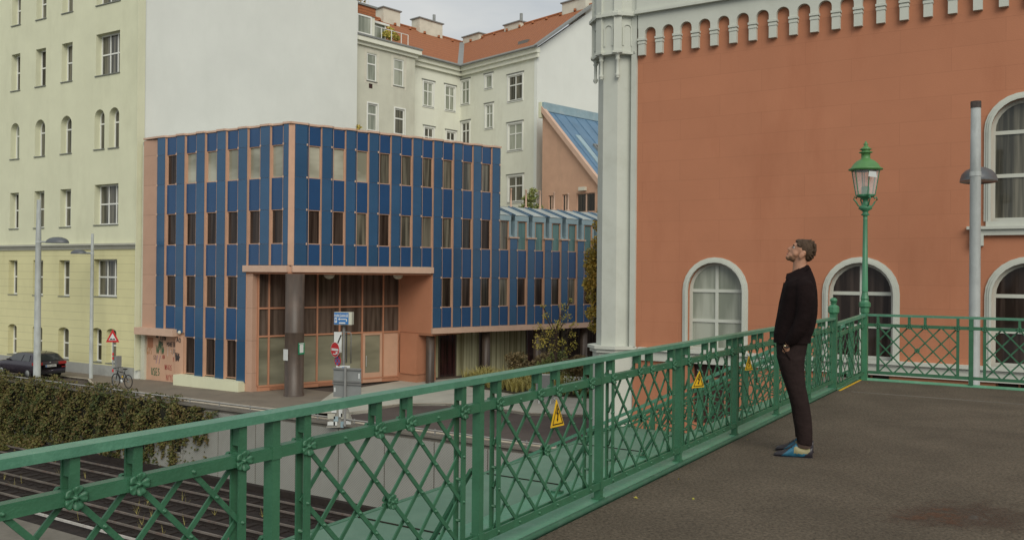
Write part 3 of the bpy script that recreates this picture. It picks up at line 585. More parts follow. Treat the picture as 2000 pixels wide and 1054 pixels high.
for i, A0 in enumerate(ks):
    zb = .34 if i < 2 else (-5.6 if i in (2, 3, 4) else -3.3)
    solidcol(FL, A0 - (.78 if i else .48), A0, 7.26, zb, 1, 0)
    if i < 6:
        zb = .34 if i < 2 else (-5.5 if i in (2, 3, 4) else -3.1)
        bay(FL, A0, A0 + .82, 7.24, zb)
rb_ = [.27 + 1.33 * k for k in range(20)]
for i, B0 in enumerate(rb_):
    low = i < 6; wing = i > 9
    zt = 2.08 if wing else 7.26; zb = .34 if low else -2.98
    solidcol(FR, B0 - (0 if i else .12), B0 + .66, zt, zb, 1, 0)
    if i < 19:
        if i >= 9: bay(FR, B0 + .66, B0 + 1.33, 3.09, zb, rowsw=((3, 4), (5, 6)))
        else: bay(FR, B0 + .66, B0 + 1.33, 7.24, zb, rowsw=((1, 2), (3, 4), (5, 6)))
core.slab([(FL.p(.02, PD, 0).x, FL.p(.02, PD, 0).y), (FR.p(.14, PD, 0).x, FR.p(.14, PD, 0).y), (FR.p(.15, -.1, 0).x, FR.p(.15, -.1, 0).y), (FL.p(.02, -.1, 0).x, FL.p(.02, -.1, 0).y)], .34, 7.27)
core.build('fin_frame', M['pinkplain'], bb); 
for n_, (F, a, b, z0, z1, i) in enumerate(wins):
    d = (F.o.x, F.o.y)
    if F is FL: gm = 'gl_brown' if (i > 1 or n_ > 10) else 'gl_reflect'
    else: gm = 'gl_dark' if i > 1 else 'gl_mid'
    if F is FL and i == 1 and a > 8: gm = 'gl_brown'
    if F is FR and i == 1 and a < 4: gm = 'gl_reflect'
    if F is FL and i == 1 and a <= 8: gm = 'gl_reflect'
    if F is FR and i > 1: gm = random.choice(['gl_brown', 'gl_dark', 'gl_brown', 'gl_dark', 'gl_mid'])
    if F is FR and i == 3 and a > 13.6: gm = 'gl_green'
    m = MB(); ring(m, F, a + .02, b - .02, z0, z1, 0, .03, -.09, -.01); wn = m.build('window', M['pinkplain'], bb)
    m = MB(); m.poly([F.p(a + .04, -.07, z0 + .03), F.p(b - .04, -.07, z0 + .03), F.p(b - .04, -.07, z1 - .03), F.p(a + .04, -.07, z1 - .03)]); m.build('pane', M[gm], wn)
# pink end pier, base and beams
q = MB(); q.box(FL, 10.1, 11.25, -.3, .05, -3.15, 7.22); q.build('end_pier', M['pink'], bb)
q = MB(); q.box(FL, 8.2, 11.45, -.3, .42, -3.5, -3.12); q.build('canopy_ledge', M['pinklight'], bb)
q = MB(); q.box(FL, 11.25, 11.6, -.5, -.12, GZ, 7.2); q.build('weathered_return', M['greycream'], bb)
q = MB(); q.box(FL, 7.8, 11.25, -.5, -.25, GZ, -3.5); q.build('graffiti_wall', M['pinkplain'], bb)
q = MB(); q.box(FL, 7.8, 8.45, -.25, .03, GZ, -3.1); q.build('pier', M['pinkplain'], bb)
q = MB(); q.box(FL, 2.5, 3.0, -.3, .08, GZ, 0.0); q.build('pier', M['pink'], bb)
q = MB(); q.prism(Fr(FL.p(3.0, 0, 0), Wd, (-.519, -.855)), [(0, GZ), (0, -5.55), (5.0, -5.5), (5.0, GZ)], -.3, .5); q.build('sill_plinth', M['yellow'], bb)
q = MB(); q.box(FL, 0.0, 3.1, -.3, .22, 0.0, .32); q.box(FR, 0.05, 8.25, -.3, .22, 0.005, .325); q.build('soffit_beam', M['pinklight'], bb)
q = MB(); q.box(FR, 8.2, 27, -.3, .22, -3.3, -2.99); q.build('lower_beam', M['pinklight'], bb)
# coping with the scalloped outline
def coping(F, segs, z, far):
    m = MB(); outline = []
    for x, y in segs: outline.append(F.p(x, y, 0))
    outline += [F.p(segs[-1][0], -.5, 0), F.p(segs[0][0], -.5, 0)]
    m.slab([(p.x, p.y) for p in outline], z, z + .10); return m
seg = [(0, PD + .05)]
for A0 in ks: seg += [(A0 - .12, PD + .07), (A0 + .06, .03), (A0 + .82 - .1, .03), (A0 + .82, PD + .07)]
seg = seg[:-3] + [(11.3, .07)]
m = coping(FL, [(-.1, PD + .05)] + seg[1:], 7.27, 0); 
seg = [(-.05, PD + .05)]
for B0 in rb_[:10]: seg += [(B0 + .52, PD + .07), (B0 + .7, .03), (B0 + 1.2, .03), (B0 + 1.33, PD + .07)]
seg = seg[:-3] + [(12.86, PD + .05)]
m2 = coping(FR, seg, 7.272, 0); m.add(m2.v, m2.f); m.build('coping', M['pinklight'], bb)
def plan(*pts): return [(p.x, p.y) for p in pts]
q = MB(); q.slab(plan(FL.p(0, -.1, 0), FL.p(11.5, -.1, 0), FL.p(11.5, -9, 0), FR.p(12.8, -9, 0), FR.p(12.8, -.1, 0)), 7.0, 7.2); q.build('roof', M['zinc'], bb)
q = MB(); q.box(FR, 12.6, 12.86, -9, -.03, 1.5, 7.26); q.build('end_wall', M['pinkplain'], bb)
# lobby
G0 = FL.p(2.45, -.25, 0); FGl = Fr(G0, Dd, (.616, -.788)); LG = FGl.px(779, 600)[0]
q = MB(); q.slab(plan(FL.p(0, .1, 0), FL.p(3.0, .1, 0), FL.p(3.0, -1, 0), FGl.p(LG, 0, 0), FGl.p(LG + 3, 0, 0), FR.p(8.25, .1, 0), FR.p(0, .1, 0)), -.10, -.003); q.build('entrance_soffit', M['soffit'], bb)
mx_ = [0] + [FGl.px(p_, 600)[0] for p_ in (525, 572, 619.4, 663, 707, 748)] + [LG]
lz = [GZ, -5.80, -3.28, -1.85, -.1]
fr_ = MB()
for x in mx_: fr_.box(FGl, x - .04, x + .04, -.08, .06, GZ + .3, -.1)
for z in lz[1:4]: fr_.box(FGl, 0, LG, -.075, .055, z - .04, z + .04)
fr_.box(FGl, 0, LG, -.3, .02, GZ, -5.8)
lb = fr_.build('lobby_frame', M['terraframe'], bb)
for i in range(len(mx_) - 1):
    for j in range(1, 4):
        if i == 5 and j == 1: continue
        gm = 'gl_lobby' if j == 1 else 'gl_lobbyup'
        m = MB(); m.poly([FGl.p(mx_[i], -.02, lz[j]), FGl.p(mx_[i + 1], -.02, lz[j]), FGl.p(mx_[i + 1], -.02, lz[j + 1]), FGl.p(mx_[i], -.02, lz[j + 1])])
        if i == 6 and j == 1: m.build('panel', M['pinkplain'], bb)
        else: m.build('lobby_pane', M[gm], bb)
for i in (1, 3, 4):
    q = MB()
    for k in range(6): q.box(FGl, mx_[i] + .08, mx_[i + 1] - .08, .02, .06, GZ + .04 + k * .04 - .01, GZ + .055 + k * .04)
    q.build('louvre', M['terraframe'], bb)
a, b = mx_[5] + .06, mx_[6] - .06
q = MB(); ring(q, FGl, a, b, GZ + .02, -3.3, 0, .13, -.06, .05); q.box(FGl, a + .1, b - .1, -.04, .03, GZ + .02, GZ + .55); dr = q.build('door', M['pinkplain'], bb)
q = MB(); q.poly([FGl.p(a + .12, 0, GZ + .5), FGl.p(b - .12, 0, GZ + .5), FGl.p(b - .12, 0, -3.42), FGl.p(a + .12, 0, -3.42)]); q.build('door_pane', M['gl_lobby'], dr)
q = MB(); q.tube([FGl.p(a + .18, .1, GZ + .9), FGl.p(a + .18, .1, GZ + 1.5)], .02, 6); q.build('door_handle', M['polegrey'], dr)
E0 = FGl.p(LG, 0, 0); E1 = FR.p(8.2, .05, 0)
FV = Fr(E0, (E1.x - E0.x, E1.y - E0.y)); LVv = (E1 - E0).length
if FV.ay.dot(Vector((0, -1, 0))) < 0: FV.ay = -FV.ay
q = MB(); q.box(FV, 0, LVv, -.2, 0, -3.3, -.1); q.build('vestibule_wall', M['terra'], bb)
q = MB(); q.box(FV, .25, LVv * .62, -1.4, .12, -5.6, -3.35); q.build('vestibule_block', M['terra'], bb)
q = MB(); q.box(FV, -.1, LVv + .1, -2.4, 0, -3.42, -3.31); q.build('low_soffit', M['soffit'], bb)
q = MB(); q.box(FV, -.25, LVv * .6, -1.5, .05, GZ, -5.6); q.build('vestibule_plinth', M['terraframe'], bb)
q = MB(); q.poly([FGl.p(LG, -.6, GZ), FGl.p(LG + 3.4, -.6, GZ), FGl.p(LG + 3.4, -.6, -3.3), FGl.p(LG, -.6, -3.3)]); q.build('side_pane', M['gl_lobbyup'], bb)
q = MB(); q.lathe((-10.65, 43.25, 0), [(.50, GZ), (.50, GZ + .1), (.465, GZ + .12), (.465, -2.98), (.47, -2.97), (.47, -2.93), (.465, -2.92), (.465, -.08)], 28); cl = q.build('column', M['column'], bb)
for p_, z_, in ((623, 0), (756, 0)):
    xx, zz = FGl.px(p_, 540); pp = FGl.p(xx, 1.2, -.14); q = MB(); q.ball(pp, .28, .28, .2); q.build('globe_light', M['chim'], bb)
# ground floor of the wing
gz0, gz1 = GZ, -3.3
FC = Fr(FR.p(0, -1.5, 0), Dd, (.616, -.788))
x = 8.0; k = 0; fr_ = MB(); cpx = [(8.0, 'gl_brown'), (9.0, 'curtain'), (9.75, 'gl_purple'), (10.9, 'curtain'), (12.6, 'gl_brown'), (13.2, 'curtain'), (16.2, 'gl_purple'), (17.0, 'gl_mid'), (19.5, 'gl_brown'), (27, '')]
for (x0, gm), (x1, _) in zip(cpx, cpx[1:]):
    m = MB(); m.poly([FC.p(x0, 0, gz0 + .1), FC.p(x1, 0, gz0 + .1), FC.p(x1, 0, gz1), FC.p(x0, 0, gz1)]); m.build('shopfront_pane', M[gm], bb)
    fr_.box(FC, x0 - .04, x0 + .04, -.05, .05, gz0, gz1)
fr_.box(FC, 8, 27, -.06, .06, gz0, gz0 + .12); fr_.build('shopfront_frame', M['column'], bb)
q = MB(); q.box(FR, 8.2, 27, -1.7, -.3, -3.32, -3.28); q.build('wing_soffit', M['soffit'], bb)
for p_ in (847, 956, 1056, 1147):
    xx, _ = FR.px(p_, 700); pp = FR.p(xx, -.35, 0); q = MB(); q.lathe((pp.x, pp.y, 0), [(.26, GZ), (.24, GZ + .1), (.24, -3.3)], 20); q.build('column', M['column'], bb)
# wing roof: dormers and sloped glazing
dm = MB(); sl = MB(); rbs = MB(); dk = MB(); cp2 = MB()
for i in range(9, 20):
    B0 = rb_[i]; a, b = B0 + .62, B0 + 1.33
    L_, R_ = a - .20, b + .13
    dm.box(FR, L_, a - .0, -.35, .04, 2.1, 3.42); dm.box(FR, b + .0, R_, -.35, .04, 2.1, 3.42); dm.box(FR, L_, R_, -.35, .05, 3.12, 3.44)
    dk.box(FR, a - .1, b + .1, -.4, -.3, 1.4, 3.2)
    sl.add([FR.p(L_, .08, 3.45), FR.p(R_, .08, 3.45), FR.p(R_, -1.95, 4.10), FR.p(L_, -1.95, 4.10)], [(0, 1, 2, 3)])
    rbs.bar(FR.p(R_, .08, 3.46), FR.p(R_, -1.95, 4.12), .07, .1, (0, 0, 1)); rbs.bar(FR.p(L_, .08, 3.46), FR.p(L_, -1.95, 4.12), .05, .08, (0, 0, 1))
    if i > 9:
        s0, s1 = B0 - 1.33 + 1.33 + .13, a - .20
    s0, s1 = b + .13, b + 1.33 - .71 - .20 + .0
    s1 = B0 + 1.33 + .42
    dm.add([FR.p(s0, .0, 2.1), FR.p(s1, .0, 2.1), FR.p(s1, -.35, 2.35), FR.p(s0, -.35, 2.35)], [(0, 1, 2, 3)])
    rbs.add([FR.p(s0, -.33, 2.3), FR.p(s1, -.33, 2.3), FR.p(s1, -.5, 3.5), FR.p(s0, -.5, 3.5)], [(0, 1, 2, 3)])
    sl.add([FR.p(s0, -.3, 3.42), FR.p(s1, -.3, 3.42), FR.p(s1, -1.95, 4.06), FR.p(s0, -1.95, 4.06)], [(0, 1, 2, 3)])
    cp2.box(FR, B0 + 1.33 - .06, B0 + 1.33 + .66, -.1, PD + .07, 2.09, 2.17)
dm.build('dormer_frame', M['paleblue'], bb); sl.build('sloped_glazing', M['paleglass'], bb); rbs.build('glazing_ribs', M['blueroof'], bb); dk.build('dormer_lining', M['blueroof'], bb); cp2.build('column_cap', M['pinklight'], bb)
q = MB(); q.slab(plan(FR.p(12.6, -1.95, 0), FR.p(27, -1.95, 0), FR.p(27, -9, 0), FR.p(12.6, -9, 0)), 3.9, 4.12); q.build('terrace', M['zinc'], bb)
tr = MB()
for p_ in (983, 1008, 1016, 1046, 1076, 1104, 1132, 1160):
    xx, _ = FR.px(p_, 400); pp = FR.p(xx * .985, -2.1, 0); q = MB(); q.lathe((pp.x, pp.y, 0), [(.11, 4.12), (.11, 4.2), (.055, 4.22), (.055, 5.2), (.075, 5.22), (.075, 5.27)], 10); q.build('terrace_post', M['pinklight'], bb)
# corner details: lamp on the ledge, roof vents
q = MB(); pp = FL.p(7.95, .16, -3.28); q.ball(pp, .10, .10, .10); q.build('wall_lamp', M['chim'], bb)

# graffiti: sprayed strokes on the pink wall, each scrawl its own mark
def stroke(mb, F, pts, w, y):
    for a, b in zip(pts, pts[1:]): mb.bar(F.p(a[0], y, a[1]), F.p(b[0], y, b[1]), w, .004, (F.ay.x, F.ay.y, 0))
def tex(F, s, x, z, h, y, mb, w=.05, flip=-1, slant=0, sx=1.0):
    """rough stroke lettering; flip=-1 because this frame runs right to left"""
    G = {'M': [[(0, 0), (0, 1), (.4, .4), (.8, 1), (.8, 0)]], 'O': [[(.1, .1), (0, .5), (.1, .9), (.5, .95), (.65, .5), (.5, .05), (.1, .1)]], 'N': [[(0, 0), (0, 1), (.6, 0), (.6, 1)]], 'E': [[(.6, 1), (0, 1), (0, 0), (.6, 0)], [(0, .5), (.5, .5)]], 'K': [[(0, 0), (0, 1)], [(.6, 1), (0, .45), (.65, 0)]], 'R': [[(0, 0), (0, 1), (.5, .95), (.5, .55), (0, .5), (.6, 0)]], 'U': [[(0, 1), (.05, .1), (.5, .05), (.6, 1)]], 'S': [[(.6, .9), (.2, 1), (0, .75), (.55, .35), (.4, 0), (0, .1)]], 'T': [[(0, 1), (.7, 1)], [(.35, 1), (.35, 0)]], 'I': [[(.2, 1), (.15, 0)]], 'C': [[(.6, .85), (.3, 1), (0, .6), (.1, .1), (.6, .1)]], 'Y': [[(0, 1), (.3, .5), (.6, 1)], [(.3, .5), (.25, 0)]], 'J': [[(.1, 1), (.6, 1), (.45, .1), (.1, 0), (0, .3)]], '/': [[(.0, 0), (.5, 1)]], '-': [[(0, .6), (.6, .5)]], 'Z': [[(0, 1), (.6, .95), (0, .1), (.7, 0)]], 'Q': [[(.1, .1), (0, .5), (.1, .9), (.5, .95), (.65, .5), (.5, .05), (.1, .1)], [(.4, .4), (.7, -.1)]], 'A': [[(0, 0), (.35, 1), (.7, 0)], [(.15, .4), (.55, .4)]], 'L': [[(0, 1), (0, 0), (.5, 0)]], '%': [[(0, 1), (.2, 0), (.4, 1), (.5, .1), (.8, .9), (.7, 0), (1, .6)]]}
    cx_ = x
    for c in s:
        for st in G.get(c, []):
            stroke(mb, F, [(cx_ + flip * (p[0] * .8 * h * sx + slant * p[1]) + random.uniform(-.012, .012), z + p[1] * h + random.uniform(-.02, .02)) for p in st], w, y)
        cx_ += flip * h * .78 * sx
GY = -.245
def gpx(px_, py): return Fr(FL.p(0, -.25, 0), Wd, (-.519, -.855)).px(px_, py)
FGr = Fr(FL.p(0, 0, 0), Wd, (-.519, -.855))
marks = [('black spray', (.06, .05, .05), [('KOR%', 313, 664, .4, .05), ('SZI', 300, 701, .35, .04), ('%%', 305, 659, .34, .06), ('MONEUR', 326, 676, .42, .05), ('AMU', 311, 674, .4, .045), ('LOY', 336, 690, .4, .04)]),
         ('green spray', (.06, .14, .07), [('USES', 296, 731, .62, .085), ('%M%', 305, 690, .75, .05), ('%A', 309, 680, .8, .045)]),
         ('red spray', (.33, .08, .06), [('A%', 317, 700, .35, .04), ('%SUZE', 322, 721, .42, .055), ('YBE', 338, 706, .4, .05), ('NYYC', 325, 742, .5, .045)]),
         ('ochre spray', (.36, .18, .07), [('TQJS', 283, 690, .55, .045)]), ('violet spray', (.3, .2, .26), [('//', 305, 710, .8, .07)]), ('white spray', (.6, .6, .58), [('I-/', 327, 695, .8, .03)])]
for nm, c, ws in marks:
    M[nm] = mat(nm, c + (1,), .8, .2, 6)
    for s, px_, py, h, w in ws:
        h *= .62; w *= .62
        x_, z_ = gpx(px_, py); m = MB(); tex(FGr, s, x_, z_, h, GY, m, w, sx=.62); m.build('graffiti', M[nm], bb)
m = MB(); x_, z_ = FGr.px(346, 668); tex(FGr, 'AO', x_, z_, .25, .036, m, .05); tex(FGr, '%', x_ + .1, z_ - 1.0, .45, .036, m, .08); m.build('graffiti', M['black spray'], bb)
q = MB(); x_, z_ = gpx(294, 668); q.box(FGr, x_ - .22, x_ + .22, -.25, -.235, z_ - .28, z_ + .28); q.build('wall_hatch', M['soffit'], bb)
# stuck notices on the big column
q = MB(); q.box(WORLD, -.17, .17, 0, .015, -.27, .27); ob = q.build('paper_notice', M['signwhite']); ob.location = (-10.98, 42.85, -4.02); ob.rotation_euler = (0, 0, R(-38)); tag(ob, 'white paper notice stuck on the sooty round column', 'notice')
q = MB(); q.box(WORLD, -.2, .2, 0, .02, -.28, .28); ob = q.build('exit_sign', M['signgreen']); ob.location = (-10.24, 43.0, -3.72); ob.rotation_euler = (0, 0, R(58)); tag(ob, 'small green and white pictogram sign on the right side of the sooty column', 'sign')
q = MB(); q.box(WORLD, -.12, .12, -.006, 0, -.2, .2); q.box(WORLD, -.16, .16, -.006, -.002, .22, .26); e2 = q.build('pictogram', M['signwhite']); e2.parent = ob

# ================================================================ BLUE-ROOFED PINK HOUSE
FP = Fr((2.2, 66), (.7, -.714), (-.714, -.7))
ph = thing('pink_house', (2.2, 66, GZ), 'plain pink gabled house with a steep blue sheet-metal roof', 'house')
zt0 = FP.px(1057, 212)[1]; xs_, zs_ = FP.px(1168, 350); sl_ = (zs_ - zt0) / xs_
xe = 10.5
HP = [rect(FP, 1071, 1083, 381.5, 412), rect(FP, 1098, 1110, 379.5, 413), rect(FP, 1126, 1162, 377, 414)]
wall_pts = MB(); wall_pts.k = 0
q = MB(); wall(q, FP, 0, xe, GZ, 5.9, HP, .15); q.poly([FP.p(0, 0, 5.9), FP.p(xe * .62, 0, 5.9), FP.p((5.9 - zt0) / sl_, 0, 5.9), FP.p(0, 0, zt0)]); q.poly([FP.p(0, 0, GZ), FP.p(0, 0, zt0), FP.p(0, -9, zt0), FP.p(0, -9, GZ)]); q.build('wall', M['pinkplain'], ph)
for h in HP: window(FP, ph, h, -.15, 'pinklight', 'gl_dark', w=.06, vert=(.5,) if h[1] - h[0] > .8 else (.45,), hor=(), bw=.12)
def rp_(x, y, dz=0): return FP.p(x, y, zt0 + sl_ * x + dz)
q = MB(); q.add([rp_(.1, .15, .02), rp_(8, .15, .02), rp_(8, -12, .02), rp_(.1, -12, .02)], [(0, 1, 2, 3)]); q.build('roof', M['blueroof'], ph)
q = MB(); q.bar(rp_(.0, .12, .0), rp_(8, .12, .0), .32, .34, (-.714, -.7, 0)); q.build('verge', M['pinklight'], ph)
q = MB(); q.box(FP, -.15, .32, -12, .2, zt0 - .25, zt0 + .40); q.build('ridge_cap', M['paleblue'], ph)
q = MB(); q.box(FP, -.16, .1, -.1, .30, zt0 - .75, zt0 + .42); q.build('ridge_end', M['yellow'], ph)
q = MB()
for k in range(9): q.bar(rp_(.3, -.9 - k * 1.2, .05), rp_(8, -.9 - k * 1.2, .05), .05, .06, (sl_, 0, 1))
q.build('roof_seams', M['blueroof'], ph)
nv = Vector((FP.ax.x * -sl_, FP.ax.y * -sl_, 1)).normalized()
def rq(x0, x1, y0, y1, dz, m, nm):
    q = MB(); P = [rp_(x, y) + nv * dz for x, y in ((x0, y0), (x1, y0), (x1, y1), (x0, y1))]; Q = [rp_(x, y) for x, y in ((x0, y0), (x1, y0), (x1, y1), (x0, y1))]
    q.add(P + Q, [(0, 1, 2, 3), (0, 1, 5, 4), (1, 2, 6, 5), (2, 3, 7, 6), (3, 0, 4, 7)]); return q.build(nm, M[m], ph)
rq(2.0, 4.2, -1.4, -1.95, .08, 'paleblue', 'roof_light'); w_ = rq(2.6, 4.3, -2.7, -4.3, .16, 'zinc', 'roof_window'); 
q = MB(); P = [rp_(x, y) + nv * .18 for x, y in ((2.7, -2.8), (4.2, -2.8), (4.2, -4.2), (2.7, -4.2))]; q.add(P, [(0, 1, 2, 3)]); q.build('louvred_pane', M['gl_dark'], w_)
q = MB(); x_, z_ = FP.px(1140, 369); q.box(FP, x_ - .3, x_ + .3, 0, .25, z_ - .13, z_ + .13); q.build('wall_lamp', M['chim'], ph)

# ================================================================ ORANGE BUILDING
FO = Fr((4.045, 29), Vd, (-Ud[0], -Ud[1]))
oh = thing('orange_hall', (4.045, 29, GZ), 'large orange rendered hall with round-arched windows, grey corner turret and an arched corbel frieze', 'building')
def ox(p, y=600): return FO.px(p, y)
H = []
def archwin(a, b, top, bot, w_outer):
    x0 = ox(a, 600)[0]; x1 = ox(b, 600)[0]; zt_ = ox((a + b) / 2, top)[1]; zb_ = ox((a + b) / 2, bot)[1]
    return (x0, x1, zb_, zt_, (x1 - x0) / 2)
G1 = archwin(1343, 1452.5, 513, 690, 0); G2 = archwin(1617, 1744.5, 511, 697, 0)
wg = G2[1] - G2[0]; pit = G2[0] - G1[0]
x3 = ox(1935.5, 620)[0]; wmid = (wg + G1[1] - G1[0]) / 2
zt_g = (G1[3] + G2[3]) / 2; zb_g = (G1[2] + G2[2]) / 2
def mk(x, zb, zt, w=None): w = w or wmid; return (x, x + w, zb, zt, w / 2)
ground = [mk(G1[0], zb_g, zt_g), mk(G2[0], zb_g, zt_g), mk(x3, zb_g, zt_g), mk(x3 + pit, zb_g, zt_g)]
xu = ox(1935, 300)[0]; zbu = ox(1960, 432)[1]; ztu = ox(2000, 191)[1]
wu = 2 * (ox(2003, 191)[0] - xu)
upper = [(xu, xu + wu, zbu, ztu, wu / 2), (xu + pit * 1.6, xu + pit * 1.6 + wu, zbu, ztu, wu / 2)]
zsb = ox(1250, 684)[1]                       # underside of the sill band
base_o = []
for gw in ground:
    base_o.append((gw[0] + .12, gw[1] - .1, zsb - 2.2, zsb - .305, 0))
q = MB(); wall(q, FO, -.05, 40, GZ - 3.3, 14, ground + upper + base_o, .26); q.build('wall', M['orange'], oh)
for h in ground + upper:
    q = MB(); e = .155
    for e, y1 in ((.155, .05), (.10, .085), (.05, .11)): ring(q, FO, h[0] - e, h[1] + e, h[2] + .0, h[3] + e, h[4] + e, .06, .0, y1, bottom=False)
    sr = q.build('window_surround', M['stone'], oh)
    i = (ground + upper).index(h)
    gm = {0: 'gl_curt', 1: 'gl_brown', 2: 'gl_brown', 3: 'gl_brown'}.get(i, 'gl_mid')
    hh = h[3] - h[2]; sp = (hh - h[4]) / hh
    wn = window(FO, oh, h, -.24, 'stone', gm, w=.10, vert=(.5,) if i < 4 else (), hor=(sp, sp * .5) if i < 4 else (sp - .02, sp * .5), bw=.10)
    q = MB(); q.box(FO, h[0] - .1, h[1] + .1, -.2, .13, h[2] - .14, h[2]); q.build('window_sill', M['stone'], wn)
q = MB()
q.box(FO, .2, 40, 0, .10, zsb - .30, zsb + .02); q.box(FO, .2, 40, 0, .20, zsb + .02, zsb + .12); q.build('sill_band', M['stone'], oh)
zb2 = zbu - .15
q = MB(); q.box(FO, xu - .45, 40, 0, .12, zb2 - .22, zb2 - .06); q.box(FO, xu - .55, 40, 0, .20, zb2 - .06, zb2 + .02); q.build('upper_sill_band', M['stone'], oh)
q = MB(); q.box(FO, xu - .45, xu - .15, 0, .16, zb2 - .5, zb2 - .22); q.build('bracket', M['stone'], oh)
for h in base_o:
    m = MB(); m.box(FO, h[0], h[1], -.255, -.22, h[2], h[3]); wn = m.build('basement_opening', M['darkred'], oh)
    m = MB(); 
    for f in (0, .33, .66, .97): x = h[0] + (h[1] - h[0]) * f; m.box(FO, x, x + .05, -.219, -.15, h[2], h[3])
    m.box(FO, h[0], h[1], -.219, -.16, h[3] - .5, h[3] - .44); m.build('basement_frame', M['soffit'], wn)
# corbel frieze
cp = [1251, 1284.6, 1320.7, 1355, 1392, 1430, 1468, 1508, 1548, 1590, 1632.6, 1675.7, 1720, 1765.7, 1812, 1860, 1910, 1960]
FOp = Fr(FO.p(0, .2, 0), Vd, (-Ud[0], -Ud[1]))
xc = [FOp.px(p_, 60)[0] for p_ in cp]; per = (xc[-1] - xc[2]) / 15
xc = [xc[2] + (i - 2) * per for i in range(0, 48)]
zcb = FOp.px(1320, 98)[1]; zct = FOp.px(1285, 71)[1]; zcr = FOp.px(1300, 51)[1] + .06
bw_ = per * .37
q = MB(); sp0 = zct + .02
holes = [(a + bw_ / 2, a + per - bw_ / 2, sp0 - .0, zcr, (per - bw_) / 2) for a in xc[:-1]]
wall(q, FO, xc[0] - bw_ / 2, xc[-1], sp0, zcr + .45, holes, .15, y=.15, open_=True)
q.box(FO, .1, 40, .0, .14, zcr + .001, zcr + .45)
q.build('frieze', M['stone'], oh)
q = MB(); q.box(FO, .05, 40, 0, .30, zcr + .45, zcr + .53); q.box(FO, .05, 40, 0, .24, zcr + .53, zcr + .60); q.box(FO, .05, 40, -.1, .16, zcr + .60, zcr + 2.4); q.box(FO, .05, 40, 0, .40, zcr + 2.4, zcr + 2.8); q.build('cornice', M['stone'], oh)
for a in xc[:-1]:
    m = MB(); m.box(FO, a - bw_ / 2, a + bw_ / 2, 0, .15, zcb, zct + .02); m.box(FO, a - bw_ / 2 - .015, a + bw_ / 2 + .015, 0, .168, zct - .16, zct - .09); m.box(FO, a - bw_ / 2 - .025, a + bw_ / 2 + .025, 0, .185, zct - .05, zct + .019)
    m.build('corbel', M['stone'], oh)
# corner turret
TC = Vector((3.55, 29.75, 0))
def octo(r, off=0, n=8, ph=None):
    ph = ph if ph is not None else math.atan2(FO.ay.y, FO.ay.x) + math.pi / 8
    return [(TC.x + r * math.cos(ph + 2 * math.pi * k / n), TC.y + r * math.sin(ph + 2 * math.pi * k / n)) for k in range(n)]
q = MB(); q.slab(octo(.68), zsb + .12, 14); q.slab(octo(.80), GZ - 3.3, zsb - .1); q.slab(octo(.90), zsb - .1, zsb + .02); q.slab(octo(.98), zsb + .02, zsb + .12); q.box(FO, -.14, .05, -.2, .10, zsb + .12, 13.9); q.build('turret', M['stone'], oh)
zu0 = FO.px(1230, 107)[1]; zu1 = FO.px(1230, 36)[1]
q = MB(); q.slab(octo(.86), zu0, zu1 + .02); q.slab(octo(1.02), zu1, zu1 + .09); q.slab(octo(.96), zu1 + .09, zu1 + .17); q.slab(octo(.88), zu1 + .17, 14); q.slab(octo(.93), zu0 - .03, zu0 + .04); q.build('turret_head', M['stone'], oh)
oc = octo(.84)
for (x_, y_) in oc:
    if y_ > TC.y + .5: continue
    m = MB(); F = Fr((x_, y_), (1, 0)); d = (Vector((x_, y_, 0)) - TC).normalized(); Fd = Fr(Vector((x_, y_, 0)), (-d.y, d.x), (d.x, d.y))
    m.box(Fd, -.13, .13, -.1, .07, zu0 + .03, 13.9); m.box(Fd, -.17, .17, -.1, .11, zu1 - .02, zu1 + .14); m.box(Fd, -.16, .16, -.1, .10, zu0 + .0, zu0 + .07)
    m.lathe((x_ - d.x * .06, y_ - d.y * .06, 0), [(.04, zu0 - .80), (.08, zu0 - .74), (.085, zu0 - .68), (.055, zu0 - .64), (.055, zu0 - .22), (.09, zu0 - .18), (.06, zu0 - .12), (.11, zu0 - .02), (.11, zu0)], 10); m.build('colonnette', M['stone'], oh)
for k in range(8):
    a, b = oc[k], oc[(k + 1) % 8]; mid = Vector(((a[0] + b[0]) / 2, (a[1] + b[1]) / 2, 0))
    if mid.y > TC.y + .3: continue
    d = (mid - TC).normalized(); s_in = .86 * math.cos(math.pi / 8); Fd = Fr(TC + d * s_in, (-d.y, d.x), (d.x, d.y))
    m = MB(); ring(m, Fd, -.17, .17, zu0 + .25, zu0 + .98, .17, .05, .0, .03, bottom=False); m.build('blind_arch', M['stone'], oh)
# hidden volume behind the front so the hall is solid
q = MB(); q.box(FO, .0, 40, -18, -.35, GZ - 3.3, 13.8); q.build('hall_body', M['orange'], oh)
